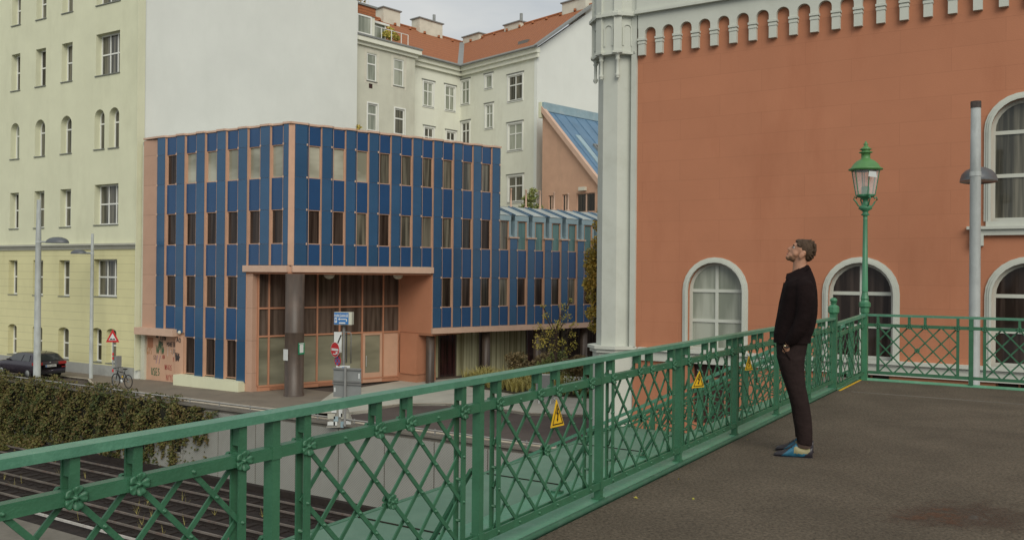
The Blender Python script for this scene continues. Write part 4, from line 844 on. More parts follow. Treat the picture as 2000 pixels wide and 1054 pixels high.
# ================================================================ BRIDGE
FB_ = Fr((0, 0, 0), Ud, Vd)           # x along the bridge (U), y to the right (V)
def up_(u, v, z=0): return FB_.p(u, v, z)
RV = -2.48; LT = -1.415
cU, cV = wc(4.95, 12.35), Vd[0] * 4.95 + Vd[1] * 12.35     # corner post in bridge coordinates
q = MB(); q.slab(plan(up_(-14, -2.42), up_(cU + .0, -2.42), up_(cU, 16), up_(-14, 16)), DK - .25, DK); struct(q, 'bridge_deck', M['asph'])
q = MB(); q.box(FB_, cU - 1.45, cU - 1.435, -2.25, 15, DK, DK + .006); struct(q, 'deck_joint', M['concrete'])
q = MB(); q.box(FB_, cU - 1.42, cU - .05, -2.40, -2.375, DK, DK + .006); struct(q, 'yellow_line', M['signyellow'])
def dampmat():
    m = bpy.data.materials.new('damp rusty asphalt'); m.use_nodes = True; t = m.node_tree; N = t.nodes; L = t.links; b = N['Principled BSDF']
    b.inputs['Base Color'].default_value = (.060, .032, .023, 1); b.inputs['Roughness'].default_value = .3
    g = N.new('ShaderNodeNewGeometry'); n = N.new('ShaderNodeTexNoise'); n.inputs['Scale'].default_value = 4.5; n.inputs['Detail'].default_value = 6; n.inputs['Roughness'].default_value = .65; L.new(g.outputs['Position'], n.inputs['Vector'])
    d = N.new('ShaderNodeVectorMath'); d.operation = 'DISTANCE'; mp = N.new('ShaderNodeMapping'); mp.inputs['Scale'].default_value = (.62, 1.15, 1); L.new(g.outputs['Position'], mp.inputs[0]); L.new(mp.outputs[0], d.inputs[0]); d.inputs[1].default_value = (2.80 * .62, 5.30 * 1.15, DK)
    a = N.new('ShaderNodeMath'); a.operation = 'MULTIPLY_ADD'; L.new(d.outputs['Value'], a.inputs[0]); a.inputs[1].default_value = -.95; L.new(n.outputs['Fac'], a.inputs[2])
    r = N.new('ShaderNodeMapRange'); r.inputs[1].default_value = .12; r.inputs[2].default_value = .40; r.inputs[3].default_value = 0; r.inputs[4].default_value = .42; L.new(a.outputs[0], r.inputs[0]); L.new(r.outputs[0], b.inputs['Alpha'])
    r2 = N.new('ShaderNodeMapRange'); r2.inputs[1].default_value = .34; r2.inputs[2].default_value = .42; r2.inputs[3].default_value = .45; r2.inputs[4].default_value = .06; L.new(a.outputs[0], r2.inputs[0]); L.new(r2.outputs[0], b.inputs['Roughness']); return m
q = MB(); q.add([Vector((1.4, 4.6, DK + .004)), Vector((4.2, 4.6, DK + .004)), Vector((4.2, 6.2, DK + .004)), Vector((1.4, 6.2, DK + .004))], [(0, 1, 2, 3)]); struct(q, 'damp_patch', dampmat())
led = thing('edge_ledge', up_(0, -2.45, LT), 'green painted steel ledge under the long lattice railing at the bridge edge', 'ledge')
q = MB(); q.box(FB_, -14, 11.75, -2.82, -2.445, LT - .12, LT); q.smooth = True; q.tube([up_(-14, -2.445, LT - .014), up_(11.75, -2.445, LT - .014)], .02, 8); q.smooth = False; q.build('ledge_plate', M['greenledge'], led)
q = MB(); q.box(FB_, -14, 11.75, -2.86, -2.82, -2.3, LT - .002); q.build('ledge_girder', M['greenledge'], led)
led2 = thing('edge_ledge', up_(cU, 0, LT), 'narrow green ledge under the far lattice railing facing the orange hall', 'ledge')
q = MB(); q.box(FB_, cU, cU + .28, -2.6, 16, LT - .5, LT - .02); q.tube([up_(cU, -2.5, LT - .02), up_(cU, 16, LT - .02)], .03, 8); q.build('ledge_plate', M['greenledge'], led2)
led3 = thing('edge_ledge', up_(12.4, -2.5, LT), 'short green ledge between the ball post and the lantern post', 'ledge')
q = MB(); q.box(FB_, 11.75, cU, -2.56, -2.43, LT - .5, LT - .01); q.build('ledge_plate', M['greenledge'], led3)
q = MB(); q.box(FB_, -6, 12.9, -5.92, -2.87, -2.5, -2.42)
ca = thing('sheet_canopy', up_(4, -4.4, -2.5), 'flat pale green sheet-metal roof just outside and below the long railing', 'canopy'); q.build('sheet', M['greenlight'], ca)
q = MB()
for u in (-3.2, -.6, 2.0, 4.3, 6.6, 8.9, 11.2): q.box(FB_, u, u + .018, -5.9, -2.9, -2.42, -2.41)
q.build('seams', M['ivydark'], ca); q = MB(); q.box(FB_, -6, 12.9, -5.98, -5.92, -2.62, -2.415); q.build('edge_trim', M['green'], ca)

def rosette(mb, F, x, z, y, r, sgn):
    n = 50; rings = [(.0, .62), (.13, .60), (.20, .38), (.30, .34), (.60, .46), (.86, .56), (1.0, .52), (1.0, .40), (.9, .22)]
    vs = []; fs = []
    for rr, h in rings:
        for k in range(n):
            t = 2 * math.pi * k / n; lobe = .74 + .26 * abs(math.cos(2.5 * t)) ** .55; rad = r * rr * (lobe if rr > .29 else 1); crease = .16 * (1 - abs(math.cos(2.5 * t))) ** 3 + (.05 * abs(math.cos(2.5 * t)) ** 14 if rr > .8 else 0) if rr > .29 else 0
            vs.append(F.p(x + rad * math.cos(t), y + sgn * r * (h - crease * 2 - .2), z + rad * math.sin(t)))
    for i in range(len(rings) - 1):
        for k in range(n): fs.append((i * n + k, i * n + (k + 1) % n, (i + 1) * n + (k + 1) % n, (i + 1) * n + k))
    fs.append(tuple(range(n))); q_ = mb.smooth; mb.smooth = True; mb.add(vs, fs); mb.smooth = q_
ZT, ZM, ZB = -.515, -.668, -1.322
def bay_parts(F, x0, L_, parent, off=(0,0), shear=0, z=0, simple=False, yc=0, posts=True):
    """lattice bay from post x0 to post x0+L_"""
    sh = lambda x: z + shear * (x - x0)
    xa, xb = x0 + .158, x0 + L_ - .158; w = (xb - xa) / 10; h = (ZM - ZB) / 6
    lt = MB()
    def pt(i, j, y): x = xa + i * w; return F.p(x, y, ZM - j * h + sh(x))
    side = (F.ay.x, F.ay.y, 0)
    for k in range(-6, 11, 2):
        j0, j1 = max(0, -k), min(6, 10 - k)
        if j1 > j0: lt.bar(pt(j0 + k, j0, yc + .011), pt(j1 + k, j1, yc + .011), .0185, .007, side)
    for k in range(0, 17, 2):
        j0, j1 = max(0, k - 10), min(6, k)
        if j1 > j0: lt.bar(pt(k - j0, j0, yc - .011), pt(k - j1, j1, yc - .011), .0185, .007, side)
    if not simple:
        for j in range(0, 7):
            for i in range(0, 11):
                if (i + j) % 2 == 0:
                    c = pt(i, j, yc + (.0235 if j in (0, 6) or i in (0, 10) else .0135)); lt.lathe
                    d = F.ay * .011; lt.tube([c, c + d * .7, c + d], [.0075, .006, .003], 6)
    lt.build('lattice_panel', M['green'], parent)
    md = MB()
    for yy_ in (.018, -.018): md.bar(F.p(x0 + .02, yc + yy_, ZM + sh(x0)), F.p(x0 + L_ - .02, yc + yy_, ZM + sh(x0 + L_)), .038, .012, side)
    md.bar(F.p(x0 + .028, yc, ZM + .02 + sh(x0)), F.p(x0 + L_ - .028, yc, ZM + .02 + sh(x0 + L_)), .008, .04, side)
    md.build('middle_rail', M['green'], parent)
    bt = MB(); bt.bar(F.p(x0 + .028, yc + .018, ZB + sh(x0)), F.p(x0 + L_ - .028, yc + .018, ZB + sh(x0 + L_)), .036, .010, side); bt.bar(F.p(x0 + .028, yc + .0, ZB - .016 + sh(x0)), F.p(x0 + L_ - .028, yc + .0, ZB - .018 + sh(x0 + L_)), .008, .05, side)
    bt.bar(F.p(x0 + .028, yc - .018, ZB + sh(x0)), F.p(x0 + L_ - .028, yc - .018, ZB + sh(x0 + L_)), .036, .010, side); bt.build('bottom_rail', M['green'], parent)
    for x in (xa, xb):
        m = MB()
        for yy_ in (.021, -.021): m.box(F, x - .0165, x + .0165, yc + yy_ - .004, yc + yy_ + .004, ZB - .02 + sh(x), ZT - .028 + sh(x))
        m.box(F, x - .013, x + .013, yc - .017, yc + .017, ZT - .10 + sh(x), ZT - .028 + sh(x)); m.box(F, x - .012, x + .014, yc - .017, yc + .017, ZM - .03 + sh(x), ZM + .03 + sh(x))
        m.tube([F.p(x, yc - .02, ZM - .33 + sh(x)), F.p(x, yc + .02, ZM - .33 + sh(x))], .008, 8); m.tube([F.p(x, yc - .02, ZM - .53 + sh(x)), F.p(x, yc + .02, ZM - .53 + sh(x))], .007, 8)
        m.build('upright', M['green'], parent)
    xm = (xa + xb) / 2; xs2 = [pt(i, 0, 0) for i in (4, 6)]
    for i in (4, 6):
        x = xa + i * w; m = MB()
        for yy_ in (.021, -.021): m.box(F, x - .0155, x + .0155, yc + yy_ - .004, yc + yy_ + .004, ZM + .015 + sh(x), ZT - .028 + sh(x))
        m.box(F, x - .012, x + .012, yc - .017, yc + .017, ZT - .09 + sh(x), ZT - .028 + sh(x)); m.build('short_upright', M['green'], parent)
    for x, z_, r in [(xa, ZM, .038), (xb, ZM, .038), (xa + 4 * w, ZM, .038), (xa + 6 * w, ZM, .038), (xa + 5 * w, ZM - 3 * h, .034)]:
        m = MB(); rosette(m, F, x, z_ + sh(x), yc + .025 if z_ == ZM else yc + .010, r, 1); rosette(m, F, x, z_ + sh(x), yc - .025 if z_ == ZM else yc - .010, r, -1); m.build('rosette', M['green'], parent)
FRl = Fr(up_(0, RV, 0), Ud, Vd)
br = thing('lattice_railing', up_(5, RV, LT), 'long green iron lattice railing with cast flowers running along the left edge of the bridge', 'railing')
PU = [2.302 + 1.36 * k for k in range(-4, 7)]
for i, u in enumerate(PU):
    m = MB(); m.box(FRl, u - .0185, u + .0185, -.023, .023, LT, ZT - .03); m.box(FRl, u - .0225, u + .0225, -.027, .027, ZM - .022, ZM + .022); m.box(FRl, u - .0235, u + .0235, -.028, .028, ZB - .026, ZB + .026); m.box(FRl, u - .03, u + .03, -.035, .030, LT, LT + .012)
    m.build('post', M['green'], br)
    m = MB(); m.bar(FRl.p(u - .005, -.032, -.98), FRl.p(u - .005, -.29, LT + .02), .014, .035, (Ud[0], Ud[1], 0)); m.box(FRl, u - .03, u + .02, -.33, -.26, LT, LT + .015); m.build('brace', M['green'], br)
for i in range(len(PU) - 1): bay_parts(FRl, PU[i], 1.36, br, simple=(i > 7))
# last short bay up to the ball post
uL = PU[-1]; bay_parts(FRl, uL, 11.69 - uL, br, simple=True)
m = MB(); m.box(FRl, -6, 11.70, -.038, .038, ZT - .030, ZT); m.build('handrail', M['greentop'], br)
# ball post
bp_ = thing('ball_post', up_(11.74, RV, LT), 'green iron post with a ball finial where the long railing ends', 'post')
m = MB(); P = up_(11.74, RV, 0); m.box(FRl, 11.70, 11.78, -.042, .042, LT, -.47); m.box(FRl, 11.69, 11.79, -.055, .055, LT, LT + .03); m.build('shaft', M['green'], bp_)
m = MB(); m.lathe((P.x, P.y, 0), [(.045, -.48), (.068, -.45), (.068, -.385), (.055, -.37), (.035, -.355), (.03, -.345), (.045, -.335), (.025, -.325)], 8, False); m.ball((P.x, P.y, -.30), .046, .046, .036); m.build('finial', M['lampgreen'], bp_)
# gate-like panel from ball post to lantern post
CP = up_(cU, cV, 0)
gv = Vector((CP.x - P.x, CP.y - P.y, 0)); FGt = Fr((P.x, P.y), (gv.x, gv.y), Vd)
gt = thing('lattice_railing', P + Vector((0, 0, LT)), 'short lattice railing panel between the ball post and the green lantern post', 'railing')
GL = gv.length; bay_parts(FGt, .04, GL - .09, gt, shear=.085 / GL, z=-.085, simple=True)
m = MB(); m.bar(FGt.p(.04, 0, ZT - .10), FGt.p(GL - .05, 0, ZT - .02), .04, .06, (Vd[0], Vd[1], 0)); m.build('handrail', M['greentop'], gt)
# lantern post
lp = thing('lantern_post', CP + Vector((0, 0, DK)), 'tall green cast-iron street lantern at the corner of the bridge railing', 'street lamp')
m = MB(); m.box(Fr((CP.x, CP.y), Ud, Vd), -.042, .042, -.042, .042, LT - .1, -.48); m.lathe((CP.x, CP.y, 0), [(.055, -.50), (.06, -.49), (.06, -.43), (.078, -.41), (.078, -.36), (.06, -.345), (.05, -.32), (.056, -.30), (.046, -.26), (.038, -.21), (.036, -.18)], 8, False)
m.lathe((CP.x, CP.y, 0), [(.042, -.2), (.030, .8), (.030, .86)], 14); m.build('pole', M['lampgreen'], lp)
k_ = 12.35 / 1720
zl = lambda py: (541.5 - py) * k_
m = MB(); m.lathe((CP.x, CP.y, 0), [(.032, zl(422)), (.06, zl(420)), (.035, zl(416)), (.04, zl(413)), (.095, zl(408)), (.08, zl(403)), (.04, zl(400)), (.035, zl(392)), (.05, zl(388)), (.10, zl(386)), (.12, zl(384)), (.12, zl(382)), (.03, zl(381))], 16)
for s in (-1, 1):
    for ax in ((1, 0), (0, 1)):
        m.tube([Vector((CP.x, CP.y, 0)) + Vector((ax[0] * s * r, ax[1] * s * r, zl(py))) for r, py in ((.06, 406), (.10, 402), (.13, 395), (.165, 390), (.155, 385), (.125, 388), (.12, 385))], .011, 6)
m.build('bracket', M['lampgreen'], lp)
def glasspr(z): f = (z - zl(382)) / (zl(331) - zl(382)); return .128 + f * .062
m = MB(); n = 6
z0, z1 = zl(381.8), zl(331)
hexp = lambda r, z: [Vector((CP.x + r * math.cos(math.pi / 3 * k + .4), CP.y + r * math.sin(math.pi / 3 * k + .4), z)) for k in range(6)]
a, b = hexp(glasspr(z0), z0), hexp(glasspr(z1), z1); m.add(a + b, [(k, (k + 1) % 6, 6 + (k + 1) % 6, 6 + k) for k in range(6)]); m.build('lantern_glass', M['lampglass'], lp)
m = MB()
for p_, q_ in zip(a, b): m.tube([p_, q_], .008, 5)
for k in range(6): m.tube([a[k], a[(k + 1) % 6]], .01, 5)
m.build('glazing_bars', M['lampgreen'], lp)
m = MB(); m.lathe((CP.x, CP.y, 0), [(.055, zl(382)), (.055, zl(366)), (.02, zl(364))], 12); m.tube([(CP.x - .02, CP.y, zl(366)), (CP.x - .02, CP.y, zl(331))], .006, 5); m.build('gas_burner', M['lampgreen'], lp)
m = MB(); m.lathe((CP.x, CP.y, 0), [(.19, zl(334)), (.228, zl(332.5)), (.228, zl(330.5)), (.195, zl(328)), (.165, zl(321)), (.12, zl(315)), (.07, zl(311.5)), (.06, zl(310)), (.06, zl(300)), (.09, zl(299)), (.09, zl(297.5)), (.055, zl(296)), (.055, zl(294)), (.085, zl(292.5)), (.05, zl(289)), (.03, zl(286)), (.02, zl(285)), (.035, zl(282.5)), (.02, zl(280)), (.006, zl(276))], 24); m.build('hood', M['lamphood'], lp)
m = MB(); dv = Vector((CP.x, CP.y, 0)).normalized(); o_ = Vector((CP.x, CP.y, 0)) - dv * .205 + Vector((dv.y, -dv.x, 0)) * .09; F = Fr(o_, (dv.y, -dv.x), (-dv.x, -dv.y)); c5 = [(-.055, zl(348)), (.055, zl(350.5)), (.045, zl(339.5)), (-.045, zl(338))]
m.poly([F.p(x, 0, z) for x, z in c5]); m.build('sticker', M['signwhite'], lp)
# far railing
FF = Fr((CP.x, CP.y), Vd, (-Ud[0], -Ud[1]))
fr2 = thing('lattice_railing', CP + Vector((3, -1.5, LT)), 'green lattice railing across the far side of the deck in front of the orange hall', 'railing')
m = MB(); m.box(FF, .03, 7.95, -.03, .03, ZT - .028, ZT + .004); m.build('handrail', M['greentop'], fr2)
x = .02
for k in range(6):
    bay_parts(FF, x + .0, 1.31, fr2, simple=True)
    x += 1.31; m = MB(); m.box(FF, x - .026, x + .026, -.027, .027, LT, ZT - .02); m.box(FF, x - .031, x + .031, -.032, .032, ZM - .023, ZM + .023); m.build('post', M['green'], fr2)
# stair railings below
def stair_rail(u, label, v0=-2.95, L_=7.0):
    # descends to the left (towards -V)
    F = Fr(up_(u, v0, 0), (-Vd[0], -Vd[1]), (-Ud[0], -Ud[1])); t = thing('stair_railing', up_(u, v0, -1.7), label, 'railing')
    nb = 4; bl = L_ / nb
    for k in range(nb): bay_parts(F, k * bl, bl, t, shear=-.49, z=-.22 - .49 * k * bl, simple=True)
    m = MB(); m.bar(F.p(0, 0, ZT - .24), F.p(L_, 0, ZT - .24 - .49 * L_), .05, .06, (-Ud[0], -Ud[1], 0)); m.build('handrail', M['greentop'], t)
    for k in range(nb + 1): m = MB(); z = -.22 - .49 * k * bl; m.box(F, k * bl - .04, k * bl + .04, -.03, .03, z - 2.2, z + ZT); m.build('post', M['green'], t)
stair_rail(13.0, 'nearer green stair railing sloping down just beyond the pale sheet roof')
stair_rail(15.3, 'farther green stair railing sloping down in front of the basement openings of the orange hall')
st = thing('staircase', up_(14.2, -3, -2), 'grey stone stairs descending between the two green stair railings', 'stairs')
q = MB()
for k in range(22): q.box(FB_, 13.06, 15.24, -3.0 - .33 * (k + 1), -3.0 - .33 * k, GZ - 3.3 if k > 12 else -5, DK - .05 - .162 * (k + 1))
q.build('treads', M['concrete'], st)


# warning triangles
def warn(px_, py, h, w, label, yaw=0, lean=0):
    h *= .84; w *= .80
    F0 = Fr(FRl.p(0, .05, 0), Ud, Vd); x, z = F0.px(px_, py); c = F0.p(x, 0, z)
    t = thing('warning_sign', c, label, 'warning sign', 'high-voltage warning triangles')
    ax = Vector((Ud[0], Ud[1], 0)); az = Vector((0, 0, 1)); ay = Vector((Vd[0], Vd[1], 0)); M4 = Matrix.Rotation(yaw, 3, 'Z')
    ax = M4 @ ax; ay = M4 @ ay; az = (az + ay * lean).normalized()
    def P(u, v, d): return c + ax * u + az * v + ay * d
    tri = [(-w, -h), (w, -h), (0, h)]
    m = MB(); m.add([P(a, b, 0) for a, b in tri] + [P(a, b, .005) for a, b in tri], [(0, 1, 2), (3, 4, 5), (0, 1, 4, 3), (1, 2, 5, 4), (2, 0, 3, 5)]); m.build('plate', M['signyellow'], t)
    ti = [(-w * .80, -h * .84), (w * .80, -h * .84), (0, h * .74)]; tj = [(-w * .68, -h * .76), (w * .68, -h * .76), (0, h * .56)]
    m = MB(); m.add([P(a, b, .0075) for a, b in ti + tj], [(0, 1, 4, 3), (1, 2, 5, 4), (2, 0, 3, 5)])
    for a, b in (((.10, .42), (-.12, -.02)), ((-.12, -.02), (.10, .02)), ((.10, .02), (-.04, -.5))): m.bar(P(a[0] * w, a[1] * h, .0075), P(b[0] * w, b[1] * h, .0075), w * .11, .002, ay)
    m.poly([P(-.16 * w, -.42 * h, .0076), P(.10 * w, -.42 * h, .0076), P(-.04 * w, -.64 * h, .0076)]); m.build('bolt_symbol', M['black'], t)
    m = MB(); m.tube([P(0, h * .9, -.002), P(0, h * 1.1, -.02)], .004, 5); m.build('wire_tie', M['pipe'], t)
warn(1087, 806, .090, .082, 'yellow high-voltage triangle tied to the railing, largest and nearest of the three', yaw=-.10, lean=-.05)
warn(1364, 740, .080, .085, 'bent yellow high-voltage triangle, middle one of the three on the railing', yaw=-.42, lean=.12)
warn(1462, 708, .078, .070, 'small yellow high-voltage triangle tied to the railing nearest the man', yaw=-.38)

# ================================================================ STREET FURNITURE
def gpt(px_, py, z=GZ):
    x = (px_ - 1000) / FPX; y = -(py - 527) / FPX; x2 = x * c_ - y * s_; y2 = x * s_ + y * c_; r = (x2, cp_ - y2 * sp_, sp_ + y2 * cp_); t = z / r[2]; return Vector((r[0] * t, r[1] * t, z))
def street_light(px_, depth, pytop, r0, r1, head_py, hd, label, z0, headlen, cap=None, adir=None, grp='curved-head street lights on tubular poles'):
    X = (px_ - 1000) / 1720 * depth; t = thing('street_light', (X, depth, z0), label, 'street light', grp)
    zt_ = -(pytop - (535 + .009 * (px_ - 1000))) / 1720 * depth; zh = -(head_py - (535 + .009 * (px_ - 1000))) / 1720 * depth
    m = MB(); m.tube([(X, depth, z0), (X, depth, zh), (X, depth, zt_)], [r0, (r0 + r1) / 2, r1], 20); m.build('pole', M['polegrey'], t)
    d = Vector(adir).normalized() if adir else Vector((hd, 0, 0)); s = Vector((X, depth, zh))
    m = MB(); m.tube([s, s + d * headlen * .45], .055, 8); m.tube([s + Vector((0, 0, -.05)), s + Vector((0, 0, .05))], (r0 + r1) / 2 + .008, 16); m.build('arm', M['polegrey'], t)
    m = MB(); c = s + d * (headlen * .45 + headlen * .5); vs = []; fs = []; n = 20
    sd_ = Vector((-d.y, d.x, 0)); rings = [(1, -.06), (.98, 0), (.9, .09), (.7, .17), (.4, .225), (.1, .24)]
    for rr, h in rings:
        for k in range(n): a = 2 * math.pi * k / n; vs.append(c + d * math.cos(a) * rr * headlen * .55 + sd_ * math.sin(a) * rr * headlen * .34 + Vector((0, 0, h * headlen * .95)))
    for i in range(len(rings) - 1):
        for k in range(n): fs.append((i * n + k, i * n + (k + 1) % n, (i + 1) * n + (k + 1) % n, (i + 1) * n + k))
    fs.append(tuple(range(n))); fs.append(tuple(range((len(rings) - 1) * n, len(rings) * n))); m.smooth = True; m.add(vs, fs); m.build('lamp_head', M['lampgrey'], t)
    if cap: m = MB(); m.tube([(X, depth, zt_ - .13), (X, depth, zt_ + .02)], r1 + .008, 16); m.build('cap', M['polecap'], t)
    return t
street_light(74.5, 47.6, 390, .185, .10, 472, 1, 'tall tapering grey street light pole in front of the parked dark car', GZ, 1.18, adir=(1, -.15, 0))
street_light(180, 49.5, 456, .105, .07, 494, -1, 'slimmer grey street light pole standing before the yellow house, right of the car', GZ, .85, adir=(-1, .1, 0))
street_light(1904, 20, 200, .125, .103, 340, -1, 'thick grey street light pole with rusty cap before the orange hall', GZ - 3.3, 1.2, cap=True, adir=(.60, 1, 0))

# triangular road sign
P = gpt(222, 757); P.z = GZ
P = Vector(((222.5 - 1000) / 1720 * 45.6, 45.6, GZ))
ts = thing('road_sign', P, 'red-bordered triangular bump warning sign on a banded pole', 'road sign')
zz = lambda py, d, px_=222: -(py - (535 + .009 * (px_ - 1000))) / 1720 * d
m = MB(); m.tube([P, (P.x, P.y, zz(644, 45.6))], .035, 8); m.build('pole', M['steel'], ts)
for py in (690, 698, 722): m = MB(); m.tube([(P.x, P.y, zz(py, 45.6) - .09), (P.x, P.y, zz(py, 45.6) + .05)], .042, 8); m.build('band', M['signred'], ts)
F = Fr((P.x, P.y - .05), (1, .05), (0, -1)); zb_, zt_ = zz(667.5, 45.6), zz(642, 45.6)
m = MB(); m.prism(F, [(-.34, zb_), (.34, zb_), (0, zt_)], 0, .02); m.build('border', M['signred'], ts)
m = MB(); m.prism(F, [(-.20, zb_ + .10), (.20, zb_ + .10), (0, zt_ - .21)], .021, .026); m.build('field', M['signwhite'], ts)
m = MB(); m.prism(F, [(-.16, zb_ + .125), (.14, zb_ + .125), (.12, zb_ + .17), (.08, zb_ + .205), (.03, zb_ + .17), (-.01, zb_ + .16), (-.05, zb_ + .20), (-.09, zb_ + .20)], .027, .03); m.build('bump_symbol', M['black'], ts)
# grey cabinet
P = Vector(((606 / 2.51 - 1000) / 1720 * 48.9, 48.7, GZ)); m = MB(); m.box(Fr(P, Vd, (-Ud[0], -Ud[1])), -.12, .25, 0, .25, 0, .7); m.box(Fr(P, Vd, (-Ud[0], -Ud[1])), -.15, .05, 0, .3, .62, 1.35); ob = m.build('utility_cabinet', M['steel']); recentre(ob); tag(ob, 'narrow grey utility cabinet on the pavement by the right corner of the yellow house', 'cabinet')

# sign cluster at the garage junction
D_ = 35.5
def Q(px_, py, d=D_): return Vector(((px_ - 1000) / 1720 * d, d, -(py - (535 + .009 * (px_ - 1000))) / 1720 * d))
sg = thing('sign_post', (Q(672, 800).x, D_, GZ), 'grey sign post in a transparent triangular foot covered in stickers', 'sign post')
m = MB(); b_ = Q(672, 832); m.tube([(b_.x, D_, GZ), Q(673, 633)], .055, 10); m.tube([Q(664, 648), Q(664, 720)], .03, 8); m.tube([Q(678, 648), Q(678, 708)], .03, 8); m.tube([Q(662, 649), Q(664, 648), Q(684, 648), Q(687, 651), Q(687, 709)], .022, 8); m.build('pole', M['pipe'], sg)
tri = [Q(641, 834, D_ - .2), Q(696, 834, D_ - .2), Q(676, 783, D_ - .02), Q(661, 783, D_ - .02)]
M['clear'] = bpy.data.materials.new('scratched clear sheet'); M['clear'].use_nodes = True; _b = M['clear'].node_tree.nodes['Principled BSDF']; _b.inputs['Base Color'].default_value = (.33, .32, .28, 1); _b.inputs['Alpha'].default_value = .82; _b.inputs['Roughness'].default_value = .4
m = MB(); m.add(tri + [p + Vector((0, .03, 0)) for p in tri], [(0, 1, 2, 3), (4, 5, 6, 7)]); m.tube([tri[0], tri[3]], .02, 5); m.tube([tri[1], tri[2]], .02, 5); m.build('clear_foot', M['clear'], sg)
for k, (a, b, w_, h_) in enumerate([(655, 800, .2, .2), (650, 812, .3, .22), (650, 826, .30, .14), (659, 817, .18, .2), (668, 806, .14, .3), (676, 812, .3, .22), (683, 824, .22, .14), (671, 828, .12, .25), (658, 826, .15, .15)]):
    p = Q(a, b, D_ - .24); m = MB(); m.box(Fr(p, (1, 0), (0, -1)), -w_ / 2, w_ / 2, 0, .01, -h_ / 2, h_ / 2); m.build('sticker', M[['signwhite', 'paving', 'signwhite', 'paleblue'][k % 4]], sg)
m = MB(); F = Fr(Q(672, 657 + 62, D_ - .05), (1, -.05), (0, -1)); m.box(F, -.28, .28, 0, .02, -.12, .12); m.build('small_plate', M['signwhite'], sg)
m = MB(); m.box(F, -.05, .05, .021, .025, -.06, .06); m.box(F, -.19, -.1, .021, .025, -.02, .02); m.box(F, .1, .19, .021, .025, -.02, .02); m.build('plate_marks', M['signblue'], sg)
def text_mesh(s, size, mat_, parent, F, x, y, z, name='lettering', bold=.0, sx=1.0, align='CENTER'):
    cu = bpy.data.curves.new('t', 'FONT'); cu.body = s; cu.size = size; cu.align_x = align; cu.offset = bold; cu.resolution_u = 2
    to = bpy.data.objects.new('t', cu); S.collection.objects.link(to); bpy.context.view_layer.update()
    me = bpy.data.meshes.new_from_object(to.evaluated_get(bpy.context.evaluated_depsgraph_get())); bpy.data.objects.remove(to); bpy.data.curves.remove(cu)
    m = MB(); m.add([F.p(x + v.co.x * sx, y, z + v.co.y) for v in me.vertices], [tuple(p.vertices) for p in me.polygons]); bpy.data.meshes.remove(me)
    return m.build(name, mat_, parent)
# PARKGARAGE box sign
pb = thing('parking_sign', Q(672, 635), 'blue and white PARKGARAGE box sign with an arrow on top of the post', 'sign')
c = Q(671, 621); F = Fr((c.x, c.y - .22), (1, -.12), (-.12, -1)); 
m = MB(); m.box(F, -.33, .40, -.28, 0, c.z - .25, c.z + .25); m.build('housing', M['greycream'], pb)
m = MB(); m.box(F, -.325, .27, .001, .01, c.z - .235, c.z + .235); m.build('face', M['signblue'], pb)
text_mesh('PARKGARAGE', .155, M['signwhite'], pb, F, -.03, .014, c.z + .06, bold=.004, sx=.58)
m = MB(); m.box(F, -.10, .20, .012, .016, c.z - .045, c.z - .005); m.add([F.p(-.17, .014, c.z - .025), F.p(-.09, .014, c.z + .03), F.p(-.09, .014, c.z - .08)], [(0, 1, 2)]); m.box(F, .17, .21, .012, .016, c.z - .12, c.z - .005); m.build('arrow', M['signwhite'], pb)
m = MB(); m.box(F, -.305, -.205, .012, .016, c.z - .17, c.z + .03); q_ = m.build('parking_symbol', M['signwhite'], pb); text_mesh('P', .15, M['signblue'], pb, F, -.255, .02, c.z - .12, bold=.004)
m = MB(); m.box(F, -.12, .14, .012, .016, c.z - .205, c.z - .15); m.build('fine_print', M['signwhite'], pb)
# no entry sign
def disc(F, r, y0, y1, mt, name, parent, n=28, sx=1):
    m = MB(); m.prism(F, [(sx * r * math.cos(2 * math.pi * k / n), r * math.sin(2 * math.pi * k / n)) for k in range(n)], y0, y1); return m.build(name, mt, parent)
ne = thing('no_entry_sign', Q(656.5, 682, D_ - .1), 'round red no-entry sign with a white bar and sticker', 'road sign')
F = Fr(Q(656.5, 682, D_ - .12), (.72, -.69), (-.69, -.72)); disc(F, .30, 0, .015, M['signwhite'], 'rim', ne); disc(F, .285, .016, .02, M['signred'], 'face', ne)
m = MB(); m.box(F, -.23, .23, .021, .024, -.045, .045); m.build('bar', M['signwhite'], ne)
m = MB(); m.box(F, .06, .18, .0215, .0245, -.17, -.08); m.box(F, -.12, .08, .0215, .0245, -.2, -.16); m.build('sticker', M['signwhite'], ne)
ns = thing('no_stopping_sign', Q(661.5, 704, D_ - .02), 'small round blue and red no-stopping sign half hidden below the no-entry sign', 'road sign')
F = Fr(Q(661.5, 704, D_ - .04), (.72, -.69), (-.69, -.72)); disc(F, .21, 0, .015, M['signred'], 'rim', ns); disc(F, .16, .016, .02, M['signblue'], 'face', ns)
m = MB(); m.bar(F.p(-.12, .023, .12), F.p(.12, .023, -.12), .05, .003, F.ay); m.bar(F.p(.12, .023, .12), F.p(-.12, .023, -.12), .05, .003, F.ay); m.build('cross', M['signred'], ns)
wp = thing('white_panel_sign', Q(661, 670, D_ + .05), 'upright white traffic panel with a black slash behind the no-entry sign', 'road sign')
F = Fr(Q(661, 668, D_ - .06), (1, -.2), (-.2, -1)); m = MB(); m.box(F, -.17, .17, 0, .015, -.40, .42); m.build('plate', M['signwhite'], wp)
m = MB(); m.bar(F.p(-.02, .02, -.1), F.p(.15, .02, .3), .05, .006, F.ay); m.box(F, -.17, -.155, .016, .02, -.4, .42); m.build('slash', M['black'], wp)
